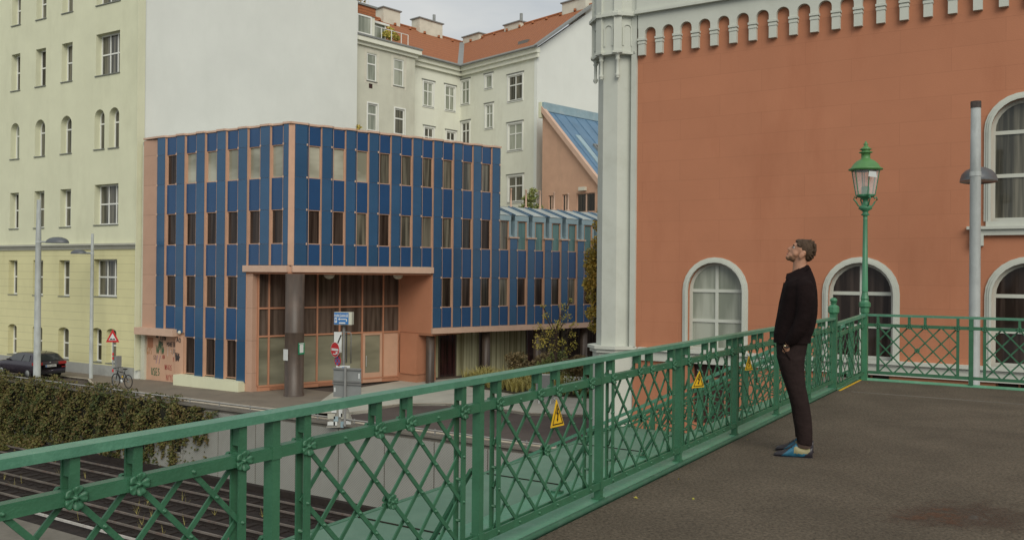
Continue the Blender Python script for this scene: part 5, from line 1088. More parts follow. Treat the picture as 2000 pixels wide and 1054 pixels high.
# back of a large sign
bk = thing('large_road_sign', Q(681, 760, D_ - .9), 'large grey road sign seen from behind with three stiffening rails', 'road sign')
c = Q(681, 745, D_ - .6); F = Fr((c.x, c.y), (1, -.35), (-.35, -1)); m = MB(); m.box(F, -.64, .60, -.02, 0, c.z - .62, c.z + .55); m.build('plate', M['steel'], bk)
m = MB()
for dz in (.50, .02, -.08): m.box(F, -.66, .62, .0, .05, c.z + dz - .03, c.z + dz + .03)
m.build('stiffening_rail', M['pipe'], bk); m = MB(); m.tube([F.p(-.05, .1, GZ - c.z * 0), F.p(-.05, .1, c.z + .6)], .05, 10); m.build('post', M['pipe'], bk)
m = MB(); m.box(F, -.60, -.54, .001, .006, c.z - .42, c.z - .25); m.box(F, .48, .54, .001, .006, c.z + .15, c.z + .35); m.build('sticker', M['signwhite'], bk)
# grey board by the planting bed
P = gpt(1064, 788); bd = thing('grey_board', P, 'dark grey upright board with a pale edge beside the planting bed', 'board')
F = Fr(P, (1, -.1), (-.1, -1)); m = MB(); m.box(F, -.42, .42, 0, .08, .25, 1.35); m.build('panel', M['steel'], bd); m = MB(); m.box(F, -.44, .44, -.01, .09, 1.35, 1.39); m.box(F, -.3, -.24, 0, .08, 0, .25); m.box(F, .24, .3, 0, .08, 0, .25); m.build('frame', M['signwhite'], bd)

# ================================================================ CAR
cf = Fr(lineC(28.0, -0), (-Vd[0], -Vd[1]), (-Ud[0], -Ud[1]))
cn = Fr(lineC(27.5, 0), (-Vd[0], -Vd[1]), (-Ud[0], -Ud[1])); s0 = cn.px(82, 720)[0]
cf = Fr(cf.p(s0, 0, GZ), (-Vd[0], -Vd[1]), (-Ud[0], -Ud[1]))     # x forward from the rear bumper, y to the camera side
car = thing('parked_car', cf.p(2.1, 0, 0), 'dark plum hatchback seen from behind, parked along the yellow house', 'car')
prof = [(0.02, .35), (0, .55), (.05, .80), (.10, .98), (.42, 1.38), (.8, 1.45), (1.7, 1.46), (2.3, 1.40), (3.1, .98), (3.9, .88), (4.2, .72), (4.28, .45), (4.2, .28)]
def carsec(x):
    # top height at x
    for (a, b), (c, d) in zip(prof, prof[1:]):
        if a <= x <= c: return b + (d - b) * (x - a) / max(1e-6, c - a)
    return .4
m = MB(); m.smooth = True; xs = [0.0, .04, .10, .22, .42, .62, .8, 1.2, 1.7, 2.3, 2.7, 3.1, 3.5, 3.9, 4.15, 4.28]
def ringc(x):
    zt_ = {0.0: .80, .04: .90, .10: 1.0}.get(x) or carsec(x); roofed = .25 < x < 3.0
    e = .06 if x < .03 or x > 4.2 else 0; belt = min(zt_ - .02, .96); hw = .89 - e - (.06 if x > 3.9 else 0); rw_ = hw - (.26 * (zt_ - .95) / .5 if zt_ > .97 else .05)
    return [(-hw + .02, .28), (-hw, .5), (-hw, .75), (-hw + .03, belt), (-rw_ - .0, zt_ - .04), (-rw_ + .12, zt_), (rw_ - .12, zt_), (rw_, zt_ - .04), (hw - .03, belt), (hw, .75), (hw, .5), (hw - .02, .28)]
R_s = [ringc(x) for x in xs]; n = 12; vs = [cf.p(x, y, z) for x, rr in zip(xs, R_s) for y, z in rr]; fs = []
for i in range(len(xs) - 1):
    for k in range(n): fs.append((i * n + k, i * n + (k + 1) % n, (i + 1) * n + (k + 1) % n, (i + 1) * n + k))
fs += [tuple(range(n)), tuple(range((len(xs) - 1) * n, len(xs) * n))]; m.add(vs, fs); body = m.build('body', M['carpaint'], car)
m = MB()
m.add([cf.p(.085, -.62, 1.02), cf.p(.085, .62, 1.02), cf.p(.36, .56, 1.36), cf.p(.36, -.56, 1.36)], [(0, 1, 2, 3)]); m.build('rear_window', M['carglass'], car)
for s in (1, -1):
    m = MB(); m.poly([cf.p(.62, s * .86, 1.0), cf.p(1.35, s * .872, 1.0), cf.p(1.35, s * .69, 1.36), cf.p(.80, s * .69, 1.36)]); m.poly([cf.p(1.42, s * .872, 1.0), cf.p(2.75, s * .87, 1.0), cf.p(2.2, s * .70, 1.36), cf.p(1.42, s * .69, 1.36)]); m.build('side_window', M['carglass'], car)
    m = MB(); m.box(cf, -.012, .30, s * .46 if s > 0 else -.90, .90 if s > 0 else -.46, .80, .95); m.build('tail_lamp', M['redlamp'], car)
    m = MB(); m.box(cf, -.02, .05, s * .62 if s > 0 else -.86, .86 if s > 0 else -.62, .62, .66); m.build('reflector', M['redlamp'], car)
    m = MB(); m.box(cf, 2.55, 2.7, s * .92 - .06, s * .92 + .06, .98, 1.08); m.build('wing_mirror', M['carpaint'], car)
    for x in (.75, 3.4):
        m = MB(); c = cf.p(x, s * .78, .32); m.tube([c - cf.ay * .11, c - cf.ay * .10, c + cf.ay * .10, c + cf.ay * .11], [.28, .32, .32, .28], 24); w_ = m.build('wheel', M['rubber'], car)
        m = MB(); m.tube([c + cf.ay * s * .112, c + cf.ay * s * .118], .19, 16); m.build('rim', M['steel'], w_)
m = MB(); m.box(cf, -.03, .02, -.30, .30, .68, .80); m.build('number_plate', M['plate'], car); m = MB(); m.box(cf, -.034, -.03, .25, .30, .68, .80); m.build('plate_band', M['signblue'], car)
m = MB()
for k in range(6): m.box(cf, -.034, -.031, .17 - k * .075 - (.03 if k > 1 else 0), .205 - k * .075 - (.03 if k > 1 else 0), .705, .775)
m.build('plate_characters', M['black'], car)
m = MB(); m.ball(cf.p(.06, 0, .92), .03, .06, .035); m.build('badge', M['polegrey'], car)
m = MB(); m.box(cf, -.03, .04, -.80, .80, .30, .42); m.build('rear_skirt', M['rubber'], car)
m = MB(); m.tube([cf.p(.55, 0, 1.44), cf.p(.42, 0, 1.55)], .012, 5); m.build('aerial', M['black'], car)

# ================================================================ BICYCLE
Pb = gpt(245, 768); Pb = Vector(((243 - 1000) / 1720 * 44.9, 44.9, GZ + .1)); bf = Fr(Pb, (Vd[0], Vd[1]), (-Ud[0], -Ud[1]))
bi = thing('bicycle', Pb, 'black bicycle leaning by the pavement edge with its rear wheel to the right', 'bicycle')
def wheel(x):
    c = bf.p(x, 0, .34); pts = [c + (bf.ax * math.cos(2 * math.pi * k / 28) + Vector((0, 0, 1)) * math.sin(2 * math.pi * k / 28)) * .325 for k in range(29)]
    m = MB(); m.tube(pts, .024, 6, side=(bf.ay.x, bf.ay.y, 0)); w_ = m.build('wheel', M['rubber'], bi)
    m = MB(); 
    for k in range(14): m.tube([c, pts[k * 2]], .004, 4)
    m.tube([c - bf.ay * .05, c + bf.ay * .05], .03, 8); m.build('spokes', M['steel'], w_)
wheel(.42); wheel(-.62)
m = MB(); B = lambda x, z, y=0: bf.p(x, y, z)
for a, b in ((B(-.1, .32), B(.12, .82)), (B(-.1, .32), B(-.46, .72)), (B(.08, .76), B(-.46, .80)), (B(-.1, .32), B(.42, .34)), (B(.42, .34), B(.09, .76)), (B(-.46, .84), B(-.62, .34))): m.tube([a, b], .02, 6)
m.build('frame', M['black'], bi)
m = MB(); m.tube([B(.12, .8), B(.15, .92)], .015, 6); m.ball(B(.16, .95), .12, .07, .035); m.build('saddle', M['black'], bi)
m = MB(); m.tube([B(-.45, .8), B(-.42, .98)], .016, 6); m.tube([B(-.42, .98, -.28), B(-.42, 1.0), B(-.42, .98, .28)], .014, 6); m.tube([B(-.42, .98, .28), B(-.22, .99, .3)], .02, 6); m.build('handlebar', M['black'], bi)
m = MB(); c = B(-.1, .32); m.tube([c + bf.ay * .03, c + bf.ay * .045], .10, 16); m.build('chain_guard', M['signwhite'], bi)
m = MB(); m.box(bf, -.05, .02, .02, .06, .52, .60); m.build('reflector', M['signyellow'], bi)

# ================================================================ PLANTS
def clump(mb, c, r, n, size, flat=1.0):
    pts = []
    for k in range(n):
        d = Vector((random.gauss(0, 1), random.gauss(0, 1), random.gauss(0, 1))).normalized() * (random.random() ** .45); pts.append(Vector(c) + Vector((d.x * r, d.y * r, d.z * r * flat)))
    leaves(mb, pts, size)
def shrub(name, label, cat, base, blobs, mat_, size, dens, trunk=None):
    t = thing(name, base, label, cat); tk = MB(); cr = MB()
    for (dx, dy, dz, r) in blobs:
        c = Vector(base) + Vector((dx, dy, dz)); clump(cr, c, r, int(dens * r * r), size, .8)
        mid = Vector(base) + (Vector((dx * .06, dy * .06, dz * .72)) if cat == 'tree' else Vector((dx * .25, dy * .25, dz * .55))); tk.tube([Vector(base), mid, c], [trunk or .03, (trunk or .03) * .7, .012], 6)
        for k in range(4): tk.tube([mid.lerp(c, .5), c + Vector((random.gauss(0, 1), random.gauss(0, 1), random.gauss(0, .6))) * r * .5], [.012, .005], 4)
    cr.build('crown' if cat == 'tree' else 'foliage', mat_, t); tk.build('trunk' if cat == 'tree' else 'stems', M['bark'], t); return t
P = gpt(1087, 745); dpt = 45.0; P = Vector(((1087 - 1000) / 1720 * dpt, dpt, GZ + .02))
shrub('young_tree', 'small yellowing tree with sparse layered branches in the planting bed before the blue wing', 'tree', P,
      [(-.75, 0, 2.7, .5), (-.35, .1, 3.1, .45), (.1, 0, 3.4, .45), (.5, 0, 3.9, .35), (.35, .1, 4.4, .3), (.85, 0, 3.0, .3), (.9, 0, 2.45, .3), (.2, 0, 2.6, .35), (-.9, .1, 3.35, .3), (-.5, 0, 3.9, .25), (-.15, 0, 2.3, .35), (.6, .1, 2.1, .3), (-.95, -.1, 2.3, .25), (.9, .1, 3.5, .25), (-.7, .1, 4.45, .18), (.75, .2, 4.7, .15)], M['treeyellow'], .11, 430, .04)
dpt = 40.0; P = Vector(((1168 - 1000) / 1720 * dpt, dpt, GZ + .02))
shrub('golden_tree', 'dense golden green tree half hidden behind the grey corner turret', 'tree', P,
      [(-.1, 0, 4.3, .5), (0, .1, 5.0, .55), (-.25, 0, 5.6, .5), (0, 0, 6.2, .6), (-.1, .1, 6.9, .55), (.1, 0, 7.5, .45), (.1, 0, 8.3, .4), (-.05, 0, 3.7, .4), (-.2, 0, 6.5, .5), (.2, 0, 8.9, .25), (.8, 0, 6.0, .9), (.8, 0, 7.2, .8)], M['treegold'], .14, 2000, .1)
P = Vector(((1032 - 1000) / 1720 * 57.5, 57.5, 3.9))
shrub('terrace_shrub', 'leafy green shrub on the roof terrace in front of the cream courtyard house', 'shrub', P, [(0, 0, .5, .55), (.2, 0, 1.1, .45), (-.4, 0, .35, .4), (.25, 0, 1.55, .28), (.6, 0, .4, .4), (-.7, 0, .2, .25), (-.2, 0, 1.0, .3)], M['bushgreen'], .2, 700, .04)
for k, (a, d, h, r, mt, lab) in enumerate([(1035, 50.0, 1.3, 1.0, 'bushbrown', 'reddish brown shrub behind the dry grass bed, left of the young tree'), (1105, 48.5, 1.5, 1.3, 'bushgreen', 'dark green shrub behind the young tree near the grey turret'), (1150, 46.5, 1.4, 1.1, 'bushbrown', 'mixed olive shrub at the right end of the planting bed by the turret')]):
    P = Vector(((a - 1000) / 1720 * d, d, GZ + .06)); shrub('garden_shrub', lab, 'shrub', P, [(random.uniform(-r, r), random.uniform(-.3, .3), h * random.uniform(.35, 1), r * .5) for _ in range(9)], M[mt], .17, 750)
dpt = 43.6; P = Vector(((1143 - 1000) / 1720 * dpt, dpt, GZ + .06)); shrub('flowering_shrub', 'low shrub dotted with pale flowers at the front edge of the planting bed', 'shrub', P, [(random.uniform(-.9, .8), random.uniform(-.1, .2), random.uniform(.2, .7), .32) for _ in range(9)], M['bushgreen'], .12, 1500)
q = MB(); leaves(q, [P + Vector((random.uniform(-1, .9), -.3 + random.uniform(-.15, .2), random.uniform(.25, 1.0))) for _ in range(260)], .09); ob = q.build('pale_blossoms', M['signwhite'], [o for o in bpy.data.objects if o.name.startswith('flowering_shrub')][0])
# ornamental grass
q = MB()
def inbed():
    while True:
        s = random.uniform(0, 1); t_ = random.random()
        a = Vector((-2.7, 48.0, 0)).lerp(Vector((0, 44.9, 0)), s * 2) if s < .5 else Vector((0, 44.9, 0)).lerp(Vector((5.6, 43.3, 0)), s * 2 - 1)
        return a + Vector((.5, .9, 0)) * t_ * (2.4 + 2 * s)
tufts = [inbed() for _ in range(330)]
for p in tufts:
    hh = random.uniform(.45, .95)
    for k in range(26):
        a = random.uniform(0, 6.283); l = hh * random.uniform(.6, 1.15); o_ = Vector((math.cos(a), math.sin(a), 0)); b0 = Vector((p.x, p.y, GZ + .06)) + o_ * random.uniform(0, .12); w_ = Vector((-o_.y, o_.x, 0)) * .016
        m1 = b0 + o_ * l * .2 + Vector((0, 0, l * .7)); m2 = b0 + o_ * l * .55 + Vector((0, 0, l * .9)); q.add([b0 - w_, b0 + w_, m1 + w_ * .8, m1 - w_ * .8, m2], [(0, 1, 2, 3), (3, 2, 4)])
ob = q.build('ornamental_grass', M['grass']); ob['kind'] = 'stuff'; tag(ob, 'dry yellow ornamental grass filling the planting bed', 'grass')

# ivy on the retaining wall
FI = Fr(FW.p(0, 0, 0), Vd, (-Ud[0], -Ud[1])); q = MB(); pts = []
def ivy_bottom(s):
    px_ = 430 + s * 18
    import math as _m
    b = -7.3 - 1.4 * max(0, min(1, (-s) / 5)) - .9 * max(0, min(1, (-s - 5) / 8)) + .45 * _m.sin(s * 2.7) + .35 * _m.sin(s * 7.1 + 1)
    return max(-9.3, b)
while len(pts) < 32000:
    s = random.uniform(-24, .6); z = random.uniform(-9.3, -5.5); 
    if s > -.6 and z < -6.5 - (-s): continue
    if s > -1.5 and z > -5.95: continue
    top = -5.72 + .12 * math.sin(s * 1.3) + .1 * math.sin(s * 3.7) - (0.18 if s > -6 else 0) - (.35 * max(0, (s + 3) / 3.6))
    if z > top: continue
    if z < ivy_bottom(s) and random.random() < .93: continue
    dens = 1 if s < -4 else .8
    if random.random() > dens: continue
    bulge = .20 * math.sin((z + 9.4) / 3.6 * 3.1) + .16 * math.sin(s * 2.1 + z) + .14 * math.sin(s * 4.3 - z * 3.1) + .10 * math.sin(s * 7.7 + z * 6.3) + .12
    if z > -6.0: y = random.uniform(-.35, bulge + .1)
    else: y = max(.07, bulge * (1 if z > ivy_bottom(s) + .4 else .3) + random.gauss(0, .07))
    pts.append(FI.p(s, y, z))
# hanging strands
for k in range(26):
    s = random.uniform(-11, -.9); z0_ = ivy_bottom(s) + .3; L_ = random.uniform(.4, 1.3) * (1 if s < -1.5 else .8)
    for j in range(int(L_ * 70)):
        f = random.random(); pts.append(FI.p(s + random.gauss(0, .09 * (1.3 - f)), .09 + random.random() * .08, max(-9.3, z0_ - L_ * f)))
leaves(q, pts, .14, jitter=.8, nrm=(FI.ay + Vector((0, 0, .5))).normalized())
iv = thing('wall_creeper', FI.p(-10, 0, -9.4), 'thick green and reddish creeper hanging over the left part of the cutting wall', 'climbing plant'); lv = q.build('foliage', M['ivy'], iv)
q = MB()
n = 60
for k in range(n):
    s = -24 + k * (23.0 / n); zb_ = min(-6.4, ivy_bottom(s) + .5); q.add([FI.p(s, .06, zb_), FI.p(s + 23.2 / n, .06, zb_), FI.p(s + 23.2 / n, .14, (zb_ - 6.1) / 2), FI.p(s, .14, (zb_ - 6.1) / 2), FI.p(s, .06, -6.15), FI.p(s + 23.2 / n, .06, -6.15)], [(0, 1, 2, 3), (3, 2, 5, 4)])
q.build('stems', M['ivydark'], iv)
q = MB(); pts = []
for cx_, cy_, r in ((-19.5, 2.4, 1.3), (-17.3, 2.9, 1.0), (-15.4, 1.6, .8), (-21, 1.2, 1.5), (-18.5, 4.0, .8)):
    for k in range(520):
        a = random.uniform(0, 6.283); rr = r * math.sqrt(random.random()); pts.append(FI.p(cx_ + rr * math.cos(a), cy_ + rr * .8 * math.sin(a), -9.35 + random.random() * .45 * (1.1 - rr / r)))
for k in range(4200):
    s = random.uniform(-25, -13.2); y = .25 + abs(random.gauss(0, .75)) * (1 if s < -16 else .5); pts.append(FI.p(s, y, -9.35 + random.random() * max(.05, .75 - .5 * y)))
leaves(q, pts, .17); ob = q.build('ground_creeper', M['ivy']); recentre(ob); tag(ob, 'creeper leaves sprawling over the tracks at the left below the handrail', 'climbing plant')
q = MB()
for k in range(40):
    s = random.uniform(-12, 6); y = random.uniform(.4, 7); p = FI.p(s, y, -9.38)
    for j in range(5): q.add([p, p + Vector((.012, 0, 0)), p + Vector((random.gauss(0, .1), random.gauss(0, .1), random.uniform(.15, .5)))], [(0, 1, 2)])
ob = q.build('dry_weeds', M['grass']); ob['kind'] = 'stuff'; tag(ob, 'thin dry weeds growing between the rails', 'weeds')
q = MB(); 
for k in range(12): p = up_(random.uniform(1, 13), -2.39 + abs(random.gauss(0, .12)), DK + .006); leaves(q, [p], .026)
ob = q.build('fallen_leaves', M['treeyellow']); ob['kind'] = 'stuff'; tag(ob, 'a few small fallen leaves scattered on the deck along the railing', 'leaves')
# ================================================================ PERSON
HD = 7.16; HX = (1552 - 1000) / 1720 * HD
fwd = Vector((-.955, .297, 0)); lat = Vector((fwd.y, -fwd.x, 0))      # lat points to his right, away from the camera
if lat.y < 0: lat = -lat
HO = Vector((HX, HD, DK))
SXP = 1720 / HD / .955; SZP = 1720 / HD
def hp(px_, py, l=0.0):
    """photo pixel on his profile plane -> world, l metres to his far side"""
    return HO + fwd * ((1552 - px_) / SXP) + lat * l + Vector((0, 0, (886 - py) / SZP))
man = thing('person', HO, 'man in black jacket and dark trousers standing on the deck, looking up', 'person')
def loft(mb, secs, n=20, power=2.0, dense=False):
    """secs: (px_front, px_back, py_front, py_back, half width, lateral centre)"""
    vs = []; fs = []
    if dense:
        o_ = []
        for A, B in zip(secs, secs[1:]):
            for k in range(5): o_.append(tuple(A[i] + (B[i] - A[i]) * k / 5 for i in range(6)))
        secs = o_ + [secs[-1]]
    for (xf, xb, yf, yb, hw, lc) in secs:
        a, b = hp(xf, yf, lc), hp(xb, yb, lc); c = (a + b) / 2; e = (a - b) / 2
        for k in range(n):
            t = 2 * math.pi * k / n; ct, st = math.cos(t), math.sin(t); ct = math.copysign(abs(ct) ** (2 / power), ct); st = math.copysign(abs(st) ** (2 / power), st)
            vs.append(c + e * ct + lat * hw * st)
    for i in range(len(secs) - 1):
        for k in range(n): fs.append((i * n + k, i * n + (k + 1) % n, (i + 1) * n + (k + 1) % n, (i + 1) * n + k))
    fs += [tuple(range(n)), tuple(range((len(secs) - 1) * n, len(secs) * n))]; mb.add(vs, fs); return mb
def remesh(ob, vox, smooth=4):
    md = ob.modifiers.new('r', 'REMESH'); md.mode = 'VOXEL'; md.voxel_size = vox; md.use_smooth_shade = True
    if smooth: s = ob.modifiers.new('s', 'SMOOTH'); s.iterations = smooth; s.factor = .5
    dg = bpy.context.evaluated_depsgraph_get(); dg.update(); me = bpy.data.meshes.new_from_object(ob.evaluated_get(dg)); old = ob.data; ob.modifiers.clear(); mats = list(old.materials); ob.data = me; me.materials.clear()
    for m in mats: me.materials.append(m)
    me.polygons.foreach_set('use_smooth', [True] * len(me.polygons)); return ob
def rotm(deg):   # rotation in the profile plane
    ax = lat; return Matrix.Rotation(R(deg), 3, ax)
def ell(mb, px_, py, l, rf, rl, rz, deg=0):
    """ellipsoid: rf forward, rl lateral, rz up; deg tilts the face upward"""
    B = Matrix((fwd, lat, Vector((0, 0, 1)))).transposed(); M3 = Matrix.Rotation(R(deg), 3, lat) @ B
    mb.ball(hp(px_, py, l), rf, rl, rz, M3); return mb
TILT = 38
if (Matrix.Rotation(R(TILT), 3, lat) @ fwd).z < 0: TILT = -TILT
hr = lambda dx, dy, l=0: (HC[0] + dx, HC[1] + dy, l)
# --- body: one continuous surface (head, neck, trunk, limbs, hands)
b = MB()
ell(b, 1570, 489, 0, .090, .074, .084, TILT)                 # cranium
ell(b, 1563, 486.5, 0, .066, .064, .074, TILT)                 # forehead and brow
ell(b, 1557.5, 493, 0, .060, .058, .062, TILT)                 # mid face
ell(b, 1548.5, 501.5, 0, .044, .048, .036, TILT)               # jaw
ell(b, 1540.0, 502.8, 0, .024, .028, .022, TILT)             # chin
ell(b, 1541.0, 496, 0, .016, .024, .015, TILT)               # lips
ell(b, 1554, 496, -.042, .026, .022, .028, TILT); ell(b, 1554, 496, .042, .026, .022, .028, TILT)      # cheeks
loft(b, [(1547.5, 1553, 479, 484, .010, 0), (1542.5, 1550, 481.5, 488, .012, 0), (1537.8, 1547, 484.5, 491, .0165, 0), (1537.4, 1547, 487.5, 492, .018, 0), (1541, 1548, 490.5, 493, .013, 0)], 10)   # nose
ell(b, 1551.5, 479.0, -.026, .014, .024, .009, TILT); ell(b, 1551.5, 479.0, .026, .014, .024, .009, TILT)   # brow ridge
loft(b, [(1550, 1583, 500, 492, .056, 0), (1549, 1577.5, 512, 506, .057, 0), (1548.5, 1576, 522, 515, .058, 0), (1547, 1577, 532, 523, .062, 0), (1545, 1579, 545, 534, .085, 0)], 20)   # neck
for s in (-1, 1):                                            # ears
    ell(b, 1567, 497.5, .072 * s, .020, .010, .030, TILT); ell(b, 1568.5, 495, .081 * s, .015, .007, .022, TILT)
loft(b, [(1545, 1582, 548, 540, .10, 0), (1535, 1584, 565, 560, .13, 0), (1528, 1588, 600, 600, .13, 0), (1522, 1581, 650, 650, .13, 0), (1524, 1575, 690, 690, .14, 0)], 20)
for s in (-.085, .085):
    loft(b, [(1526, 1571, 690, 690, .07, s), (1536, 1571, 740, 740, .06, s), (1550, 1576, 790, 790, .045, s), (1558, 1583, 840, 840, .04, s), (1560, 1584, 860, 860, .032, s), (1560, 1582, 872, 872, .024, s), (1545, 1582, 882, 882, .022, s)], 14)
def limb(mb, pts, n=12):
    vs = []; fs = []; P3 = [hp(p[0], p[1], p[2]) for p in pts]; mb.smooth = True; mb.tube(P3, [p[3] for p in pts], n, side=tuple(lat)); mb.smooth = False
limb(b, [(1569, 562, -.155, .048), (1572, 590, -.188, .046), (1568, 622, -.200, .042), (1553, 650, -.190, .036), (1539, 669, -.172, .027)])
limb(b, [(1569, 562, .155, .048), (1572, 590, .188, .046), (1568, 622, .200, .042), (1553, 650, .190, .036), (1539, 669, .172, .027)])
for s in (-1, 1):
    ell(b, 1538.5, 677, .152 * s, .025, .016, .038, -18 if TILT > 0 else 18)          # palm
    for k, (dx, ln, ra) in enumerate([(-5.5, 20, .0085), (-1.8, 24, .009), (1.9, 22, .0088), (5.2, 17, .0078)]):
        limb(b, [(1538 + dx * .8, 684, .15 * s, ra), (1541.5 + dx * .9, 690 + ln * .2, .142 * s, ra), (1546 + dx, 692 + ln * .4, .132 * s, ra * .85)], 8)
    limb(b, [(1534, 673, .160 * s, .011), (1531.5, 679, .156 * s, .010), (1531.5, 685, .150 * s, .009)], 8)
body = b.build('body', M['skin'], man); remesh(body, .0065, 3)
# --- face details
def smallball(name, m_, px_, py, l, r, parent=man):
    q = MB(); ell(q, px_, py, l, *r, TILT); return q.build(name, m_, parent)
for s in (-1, 1):
    smallball('eye', M['signwhite'], 1551.2, 483.8, .031 * s, (.012, .012, .009)); smallball('iris', M['black'], 1549.2, 482.6, .034 * s, (.006, .006, .005)); smallball('eyebrow', M['hair'], 1550.2, 478.6, .034 * s, (.008, .018, .004))
q = MB(); ell(q, 1538.2, 496.4, 0, .011, .020, .0045, TILT); q.build('lips', mat('lips', (.30, .10, .08, 1), .5), man)
# stubble beard as a thin shell under the jaw
q = MB(); ell(q, 1549.0, 503.0, 0, .0455, .050, .0355, TILT); ell(q, 1540.2, 503.6, 0, .025, .029, .0225, TILT); ell(q, 1540.3, 493.0, 0, .012, .022, .006, TILT); bd_ = q.build('beard', mat('short beard', (.20, .105, .06, 1), .9, .3, 80), man); remesh(bd_, .005, 2)
# --- hair
q = MB()
ell(q, 1574.0, 487.5, 0, .082, .080, .084, TILT); ell(q, 1569, 480, 0, .062, .072, .052, TILT); ell(q, 1577.5, 494, 0, .054, .074, .062, TILT); ell(q, 1562.0, 473.8, 0, .034, .056, .026, TILT); ell(q, 1557.5, 471.5, 0, .018, .045, .016, TILT); ell(q, 1576.5, 503.5, 0, .036, .060, .030, TILT)
random.seed(3)
for k in range(90):
    a = random.uniform(-2.9, 1.25); l = random.uniform(-.07, .07); r_ = 19 - 30 * abs(l); px_ = 1574 + r_ * math.cos(a) * 1.0; py = 488 + r_ * math.sin(a) * 1.05
    if px_ < 1556 and py > 480: continue
    ell(q, px_, py, l, random.uniform(.012, .024), .008, random.uniform(.004, .007), 90 + random.uniform(-25, 25) - math.degrees(a))
hr_ = q.build('hair', M['hair'], man); remesh(hr_, .0055, 4)
# cut the hair away from face and ear: rebuild visible ear on top
q = MB()
for s in (-1, 1): ell(q, 1565.5, 498.5, .079 * s, .021, .011, .031, TILT); ell(q, 1563.5, 503.5, .077 * s, .012, .009, .013, TILT)
e_ = q.build('ear', M['skin'], man); remesh(e_, .004, 2)
# --- jacket
q = MB()
loft(q, [(1541, 1580, 534, 521, .072, 0), (1536, 1586, 544, 530, .105, 0), (1532.5, 1590, 552, 540, .175, 0), (1530, 1593.5, 560, 551, .200, 0), (1526.5, 1596.5, 574, 570, .205, 0), (1523, 1597.5, 594, 592, .195, 0), (1518.5, 1597, 612, 612, .185, 0), (1514.5, 1594, 632, 632, .178, 0), (1512, 1589, 650, 650, .176, 0), (1513, 1585.5, 657, 657, .172, 0), (1512.5, 1584, 668.5, 668, .174, 0)], 28, 2.3)
for s in (-1, 1):
    limb(q, [(1563, 549, .120 * s, .058), (1570, 560, .165 * s, .074), (1573, 582, .188 * s, .075), (1572.5, 604, .198 * s, .070), (1569, 622, .204 * s, .066), (1560.5, 640, .202 * s, .060), (1550, 656, .190 * s, .050), (1541, 669, .172 * s, .038)], 16)
random.seed(9)
for k in range(0):
    s = random.choice((-1, -1, 1)); a = random.random(); px_ = 1578 - 8 * a + random.gauss(0, 7) - (30 * max(0, a - .6)); py = 560 + 105 * a; ell(q, px_, py, (.245 + .03 * a) * s, .012, .012, .045, random.uniform(-50, 50)) if random.random() < .5 else None
jk = q.build('jacket', M['jacket'], man); remesh(jk, .009, 5)
# collar and hem
q = MB(); loft(q, [(1543, 1578.5, 533, 517, .066, 0), (1540, 1581.5, 538, 521, .073, 0), (1536, 1585, 543, 527, .092, 0)], 24)
q.add([hp(1537, 536, -.03), hp(1535, 545, -.07), hp(1545, 547, -.10), hp(1563, 538, -.10), hp(1580, 523, -.075), hp(1561, 528, -.068)], [(0, 1, 2, 3, 4, 5)])
q.add([hp(1537, 536, .03), hp(1535, 545, .07), hp(1545, 547, .10), hp(1563, 538, .10), hp(1580, 523, .075), hp(1561, 528, .068)], [(0, 1, 2, 3, 4, 5)])
cl_ = q.build('collar', M['jacket'], man)
md = cl_.modifiers.new('s', 'SOLIDIFY'); md.thickness = .008
q = MB(); loft(q, [(1511.8, 1585, 656, 656, .1755, 0), (1511.5, 1584.5, 668.8, 668.3, .1765, 0)], 28, 2.3); q.build('hem_band', M['jacket'], man)
q = MB(); q.tube([hp(1531.5, 552, -.015), hp(1523, 590, -.015), hp(1512.2, 655, -.015)], .004, 5); q.build('placket', M['trouser'], man)
# --- trousers
q = MB()
loft(q, [(1518, 1580, 664, 664, .155, 0), (1517, 1577.5, 676, 676, .163, 0), (1517.5, 1575.5, 690, 690, .168, 0), (1521.5, 1572, 704, 704, .165, 0)], 24, 2.4)
for s, dx, dy in ((-.083, 0, 0), (.083, -3, -7)):
    loft(q, [(1519.5 + dx, 1573.5 + dx, 695, 695, .088, s), (1524 + dx, 1572 + dx, 712, 712, .085, s), (1530.5 + dx, 1573 + dx, 735, 733, .078, s), (1537 + dx, 1575.5 + dx, 753, 753, .072, s), (1544 + dx, 1580 + dx, 773, 773, .068, s), (1549.5 + dx, 1584 + dx, 794, 794, .064, s), (1553 + dx, 1587 + dx, 816, 816 + dy * .3, .061, s), (1557 + dx, 1588.5 + dx, 838, 838 + dy * .5, .057, s), (1558.5 + dx, 1588.5 + dx, 855 + dy * .6, 857 + dy * .7, .055, s), (1558.5 + dx, 1588 + dx, 861 + dy * .8, 864 + dy, .055, s)], 18, 2.2)
for k in range(0):
    s = random.choice((-.15, -.148)); py = random.choice([700, 708, 716, 770, 778, 786, 845, 852]); c_x = 1548 + (py - 700) * .16; ell(q, c_x + random.gauss(0, 6), py, s + .02 * (py > 730), .035, .008, .007, random.uniform(-35, 10))
tr_ = q.build('trousers', M['trouser'], man); remesh(tr_, .008, 4)
# pocket slit
q = MB(); q.tube([hp(1528, 674, -.160), hp(1536, 686, -.174), hp(1545, 699, -.172)], .0045, 5); q.build('pocket_edge', M['jacket'], man)

# watch
q = MB(); q.tube([hp(1531.5, 670.5, -.176), hp(1534, 674.5, -.192), hp(1538.5, 675.5, -.196), hp(1543, 673, -.186)], .006, 6); q.build('watch_strap', M['black'], man)
q = MB(); ell(q, 1534.2, 673.0, -.190, .009, .005, .010); q.build('watch_case', M['gold'], man)
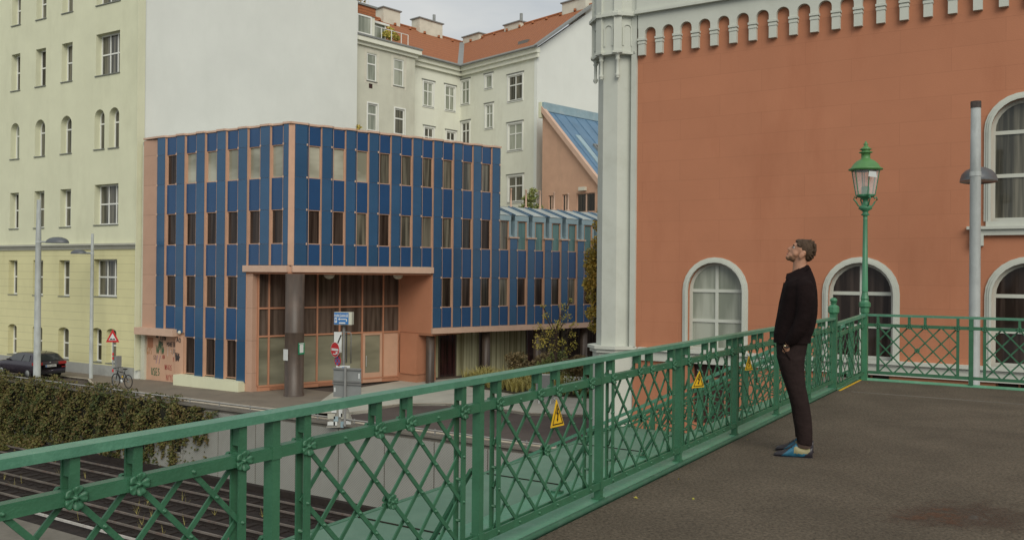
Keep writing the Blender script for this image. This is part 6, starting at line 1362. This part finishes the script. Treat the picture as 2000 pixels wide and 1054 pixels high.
# --- shoes
def shoe(s, dx, dy):
    X = lambda a: a + dx; Y = lambda a: a + dy; t = MB()
    loft(t, [(X(1513.5), X(1513.8), Y(885.2), Y(884.2), .008, s), (X(1515), X(1515.5), Y(886.6), Y(880.5), .028, s), (X(1521), X(1521.6), Y(887.2), Y(877.5), .041, s), (X(1530), X(1531), Y(887.4), Y(875), .047, s), (X(1539), X(1541), Y(887.6), Y(871), .045, s), (X(1547), X(1550), Y(887.6), Y(865), .040, s), (X(1555), X(1556), Y(887.6), Y(859.5), .036, s), (X(1563), X(1564), Y(887.6), Y(866), .035, s), (X(1574), X(1574.5), Y(887.6), Y(869), .035, s), (X(1583), X(1583.6), Y(887.6), Y(866.5), .033, s), (X(1588.5), X(1588.6), Y(887.4), Y(864.5), .022, s)], 40, dense=True)
    ob = t.build('shoe', [M['shoeblue'], M['shoecream'], M['shoedark']], man)
    for p in ob.data.polygons:
        c = p.center; w = c + ORG['person'] if 'person' in ORG else c
        rel = (c); f = -(rel.dot(fwd)); px_ = 1552 - (rel.dot(fwd)) * SXP - dx; py = 886 - rel.z * SZP - dy
        p.use_smooth = True
        if px_ < 1533 - (py - 880) * 1.2 or py > 884.6 or px_ > 1583 or (px_ > 1570 and py > 874 + (1583 - px_) * .8): p.material_index = 2
        elif 1553 < px_ < 1585 and py < 878.5 and py > 866: p.material_index = 1
        else: p.material_index = 0
    sub = ob.modifiers.new('s', 'SUBSURF'); sub.levels = sub.render_levels = 0
    t = MB(); vs = []
    prof_ = [(1512.5, .008), (1514, .028), (1521, .044), (1531, .050), (1541, .047), (1550, .039), (1560, .035), (1572, .037), (1582, .036), (1589.5, .022)]
    pl = [(a, w_) for a, w_ in prof_]; n_ = len(pl)
    for z0_ in (888.6, 885.2):
        for a, w_ in pl: vs.append(hp(X(a), Y(z0_ - (3 if a < 1516 else 0) * (z0_ > 887)), s - w_))
        for a, w_ in reversed(pl): vs.append(hp(X(a), Y(z0_ - (3 if a < 1516 else 0) * (z0_ > 887)), s + w_))
    N_ = 2 * n_; t.add(vs, [tuple(range(N_)), tuple(range(N_, 2 * N_))] + [(i, (i + 1) % N_, N_ + (i + 1) % N_, N_ + i) for i in range(N_)]); t.build('sole', M['shoedark'], ob)
    t = MB()
    for a, b_ in ((1541, 871), (1544.5, 869), (1548, 866)): t.tube([hp(X(a), Y(b_ + 1.5), s - .028), hp(X(a + 1), Y(b_ - 1.0), s), hp(X(a), Y(b_ + 1.5), s + .028)], .004, 5)
    t.build('laces', M['shoedark'], ob)
    t = MB(); loft(t, [(X(1556.5), X(1585.5), Y(866), Y(869), .034, s), (X(1560), X(1584.5), Y(856), Y(858), .036, s)], 14); t.build('sock', M['sock'], man)
ORG['person'] = HO
shoe(-.095, 0, .2); shoe(.12, 3, -2)
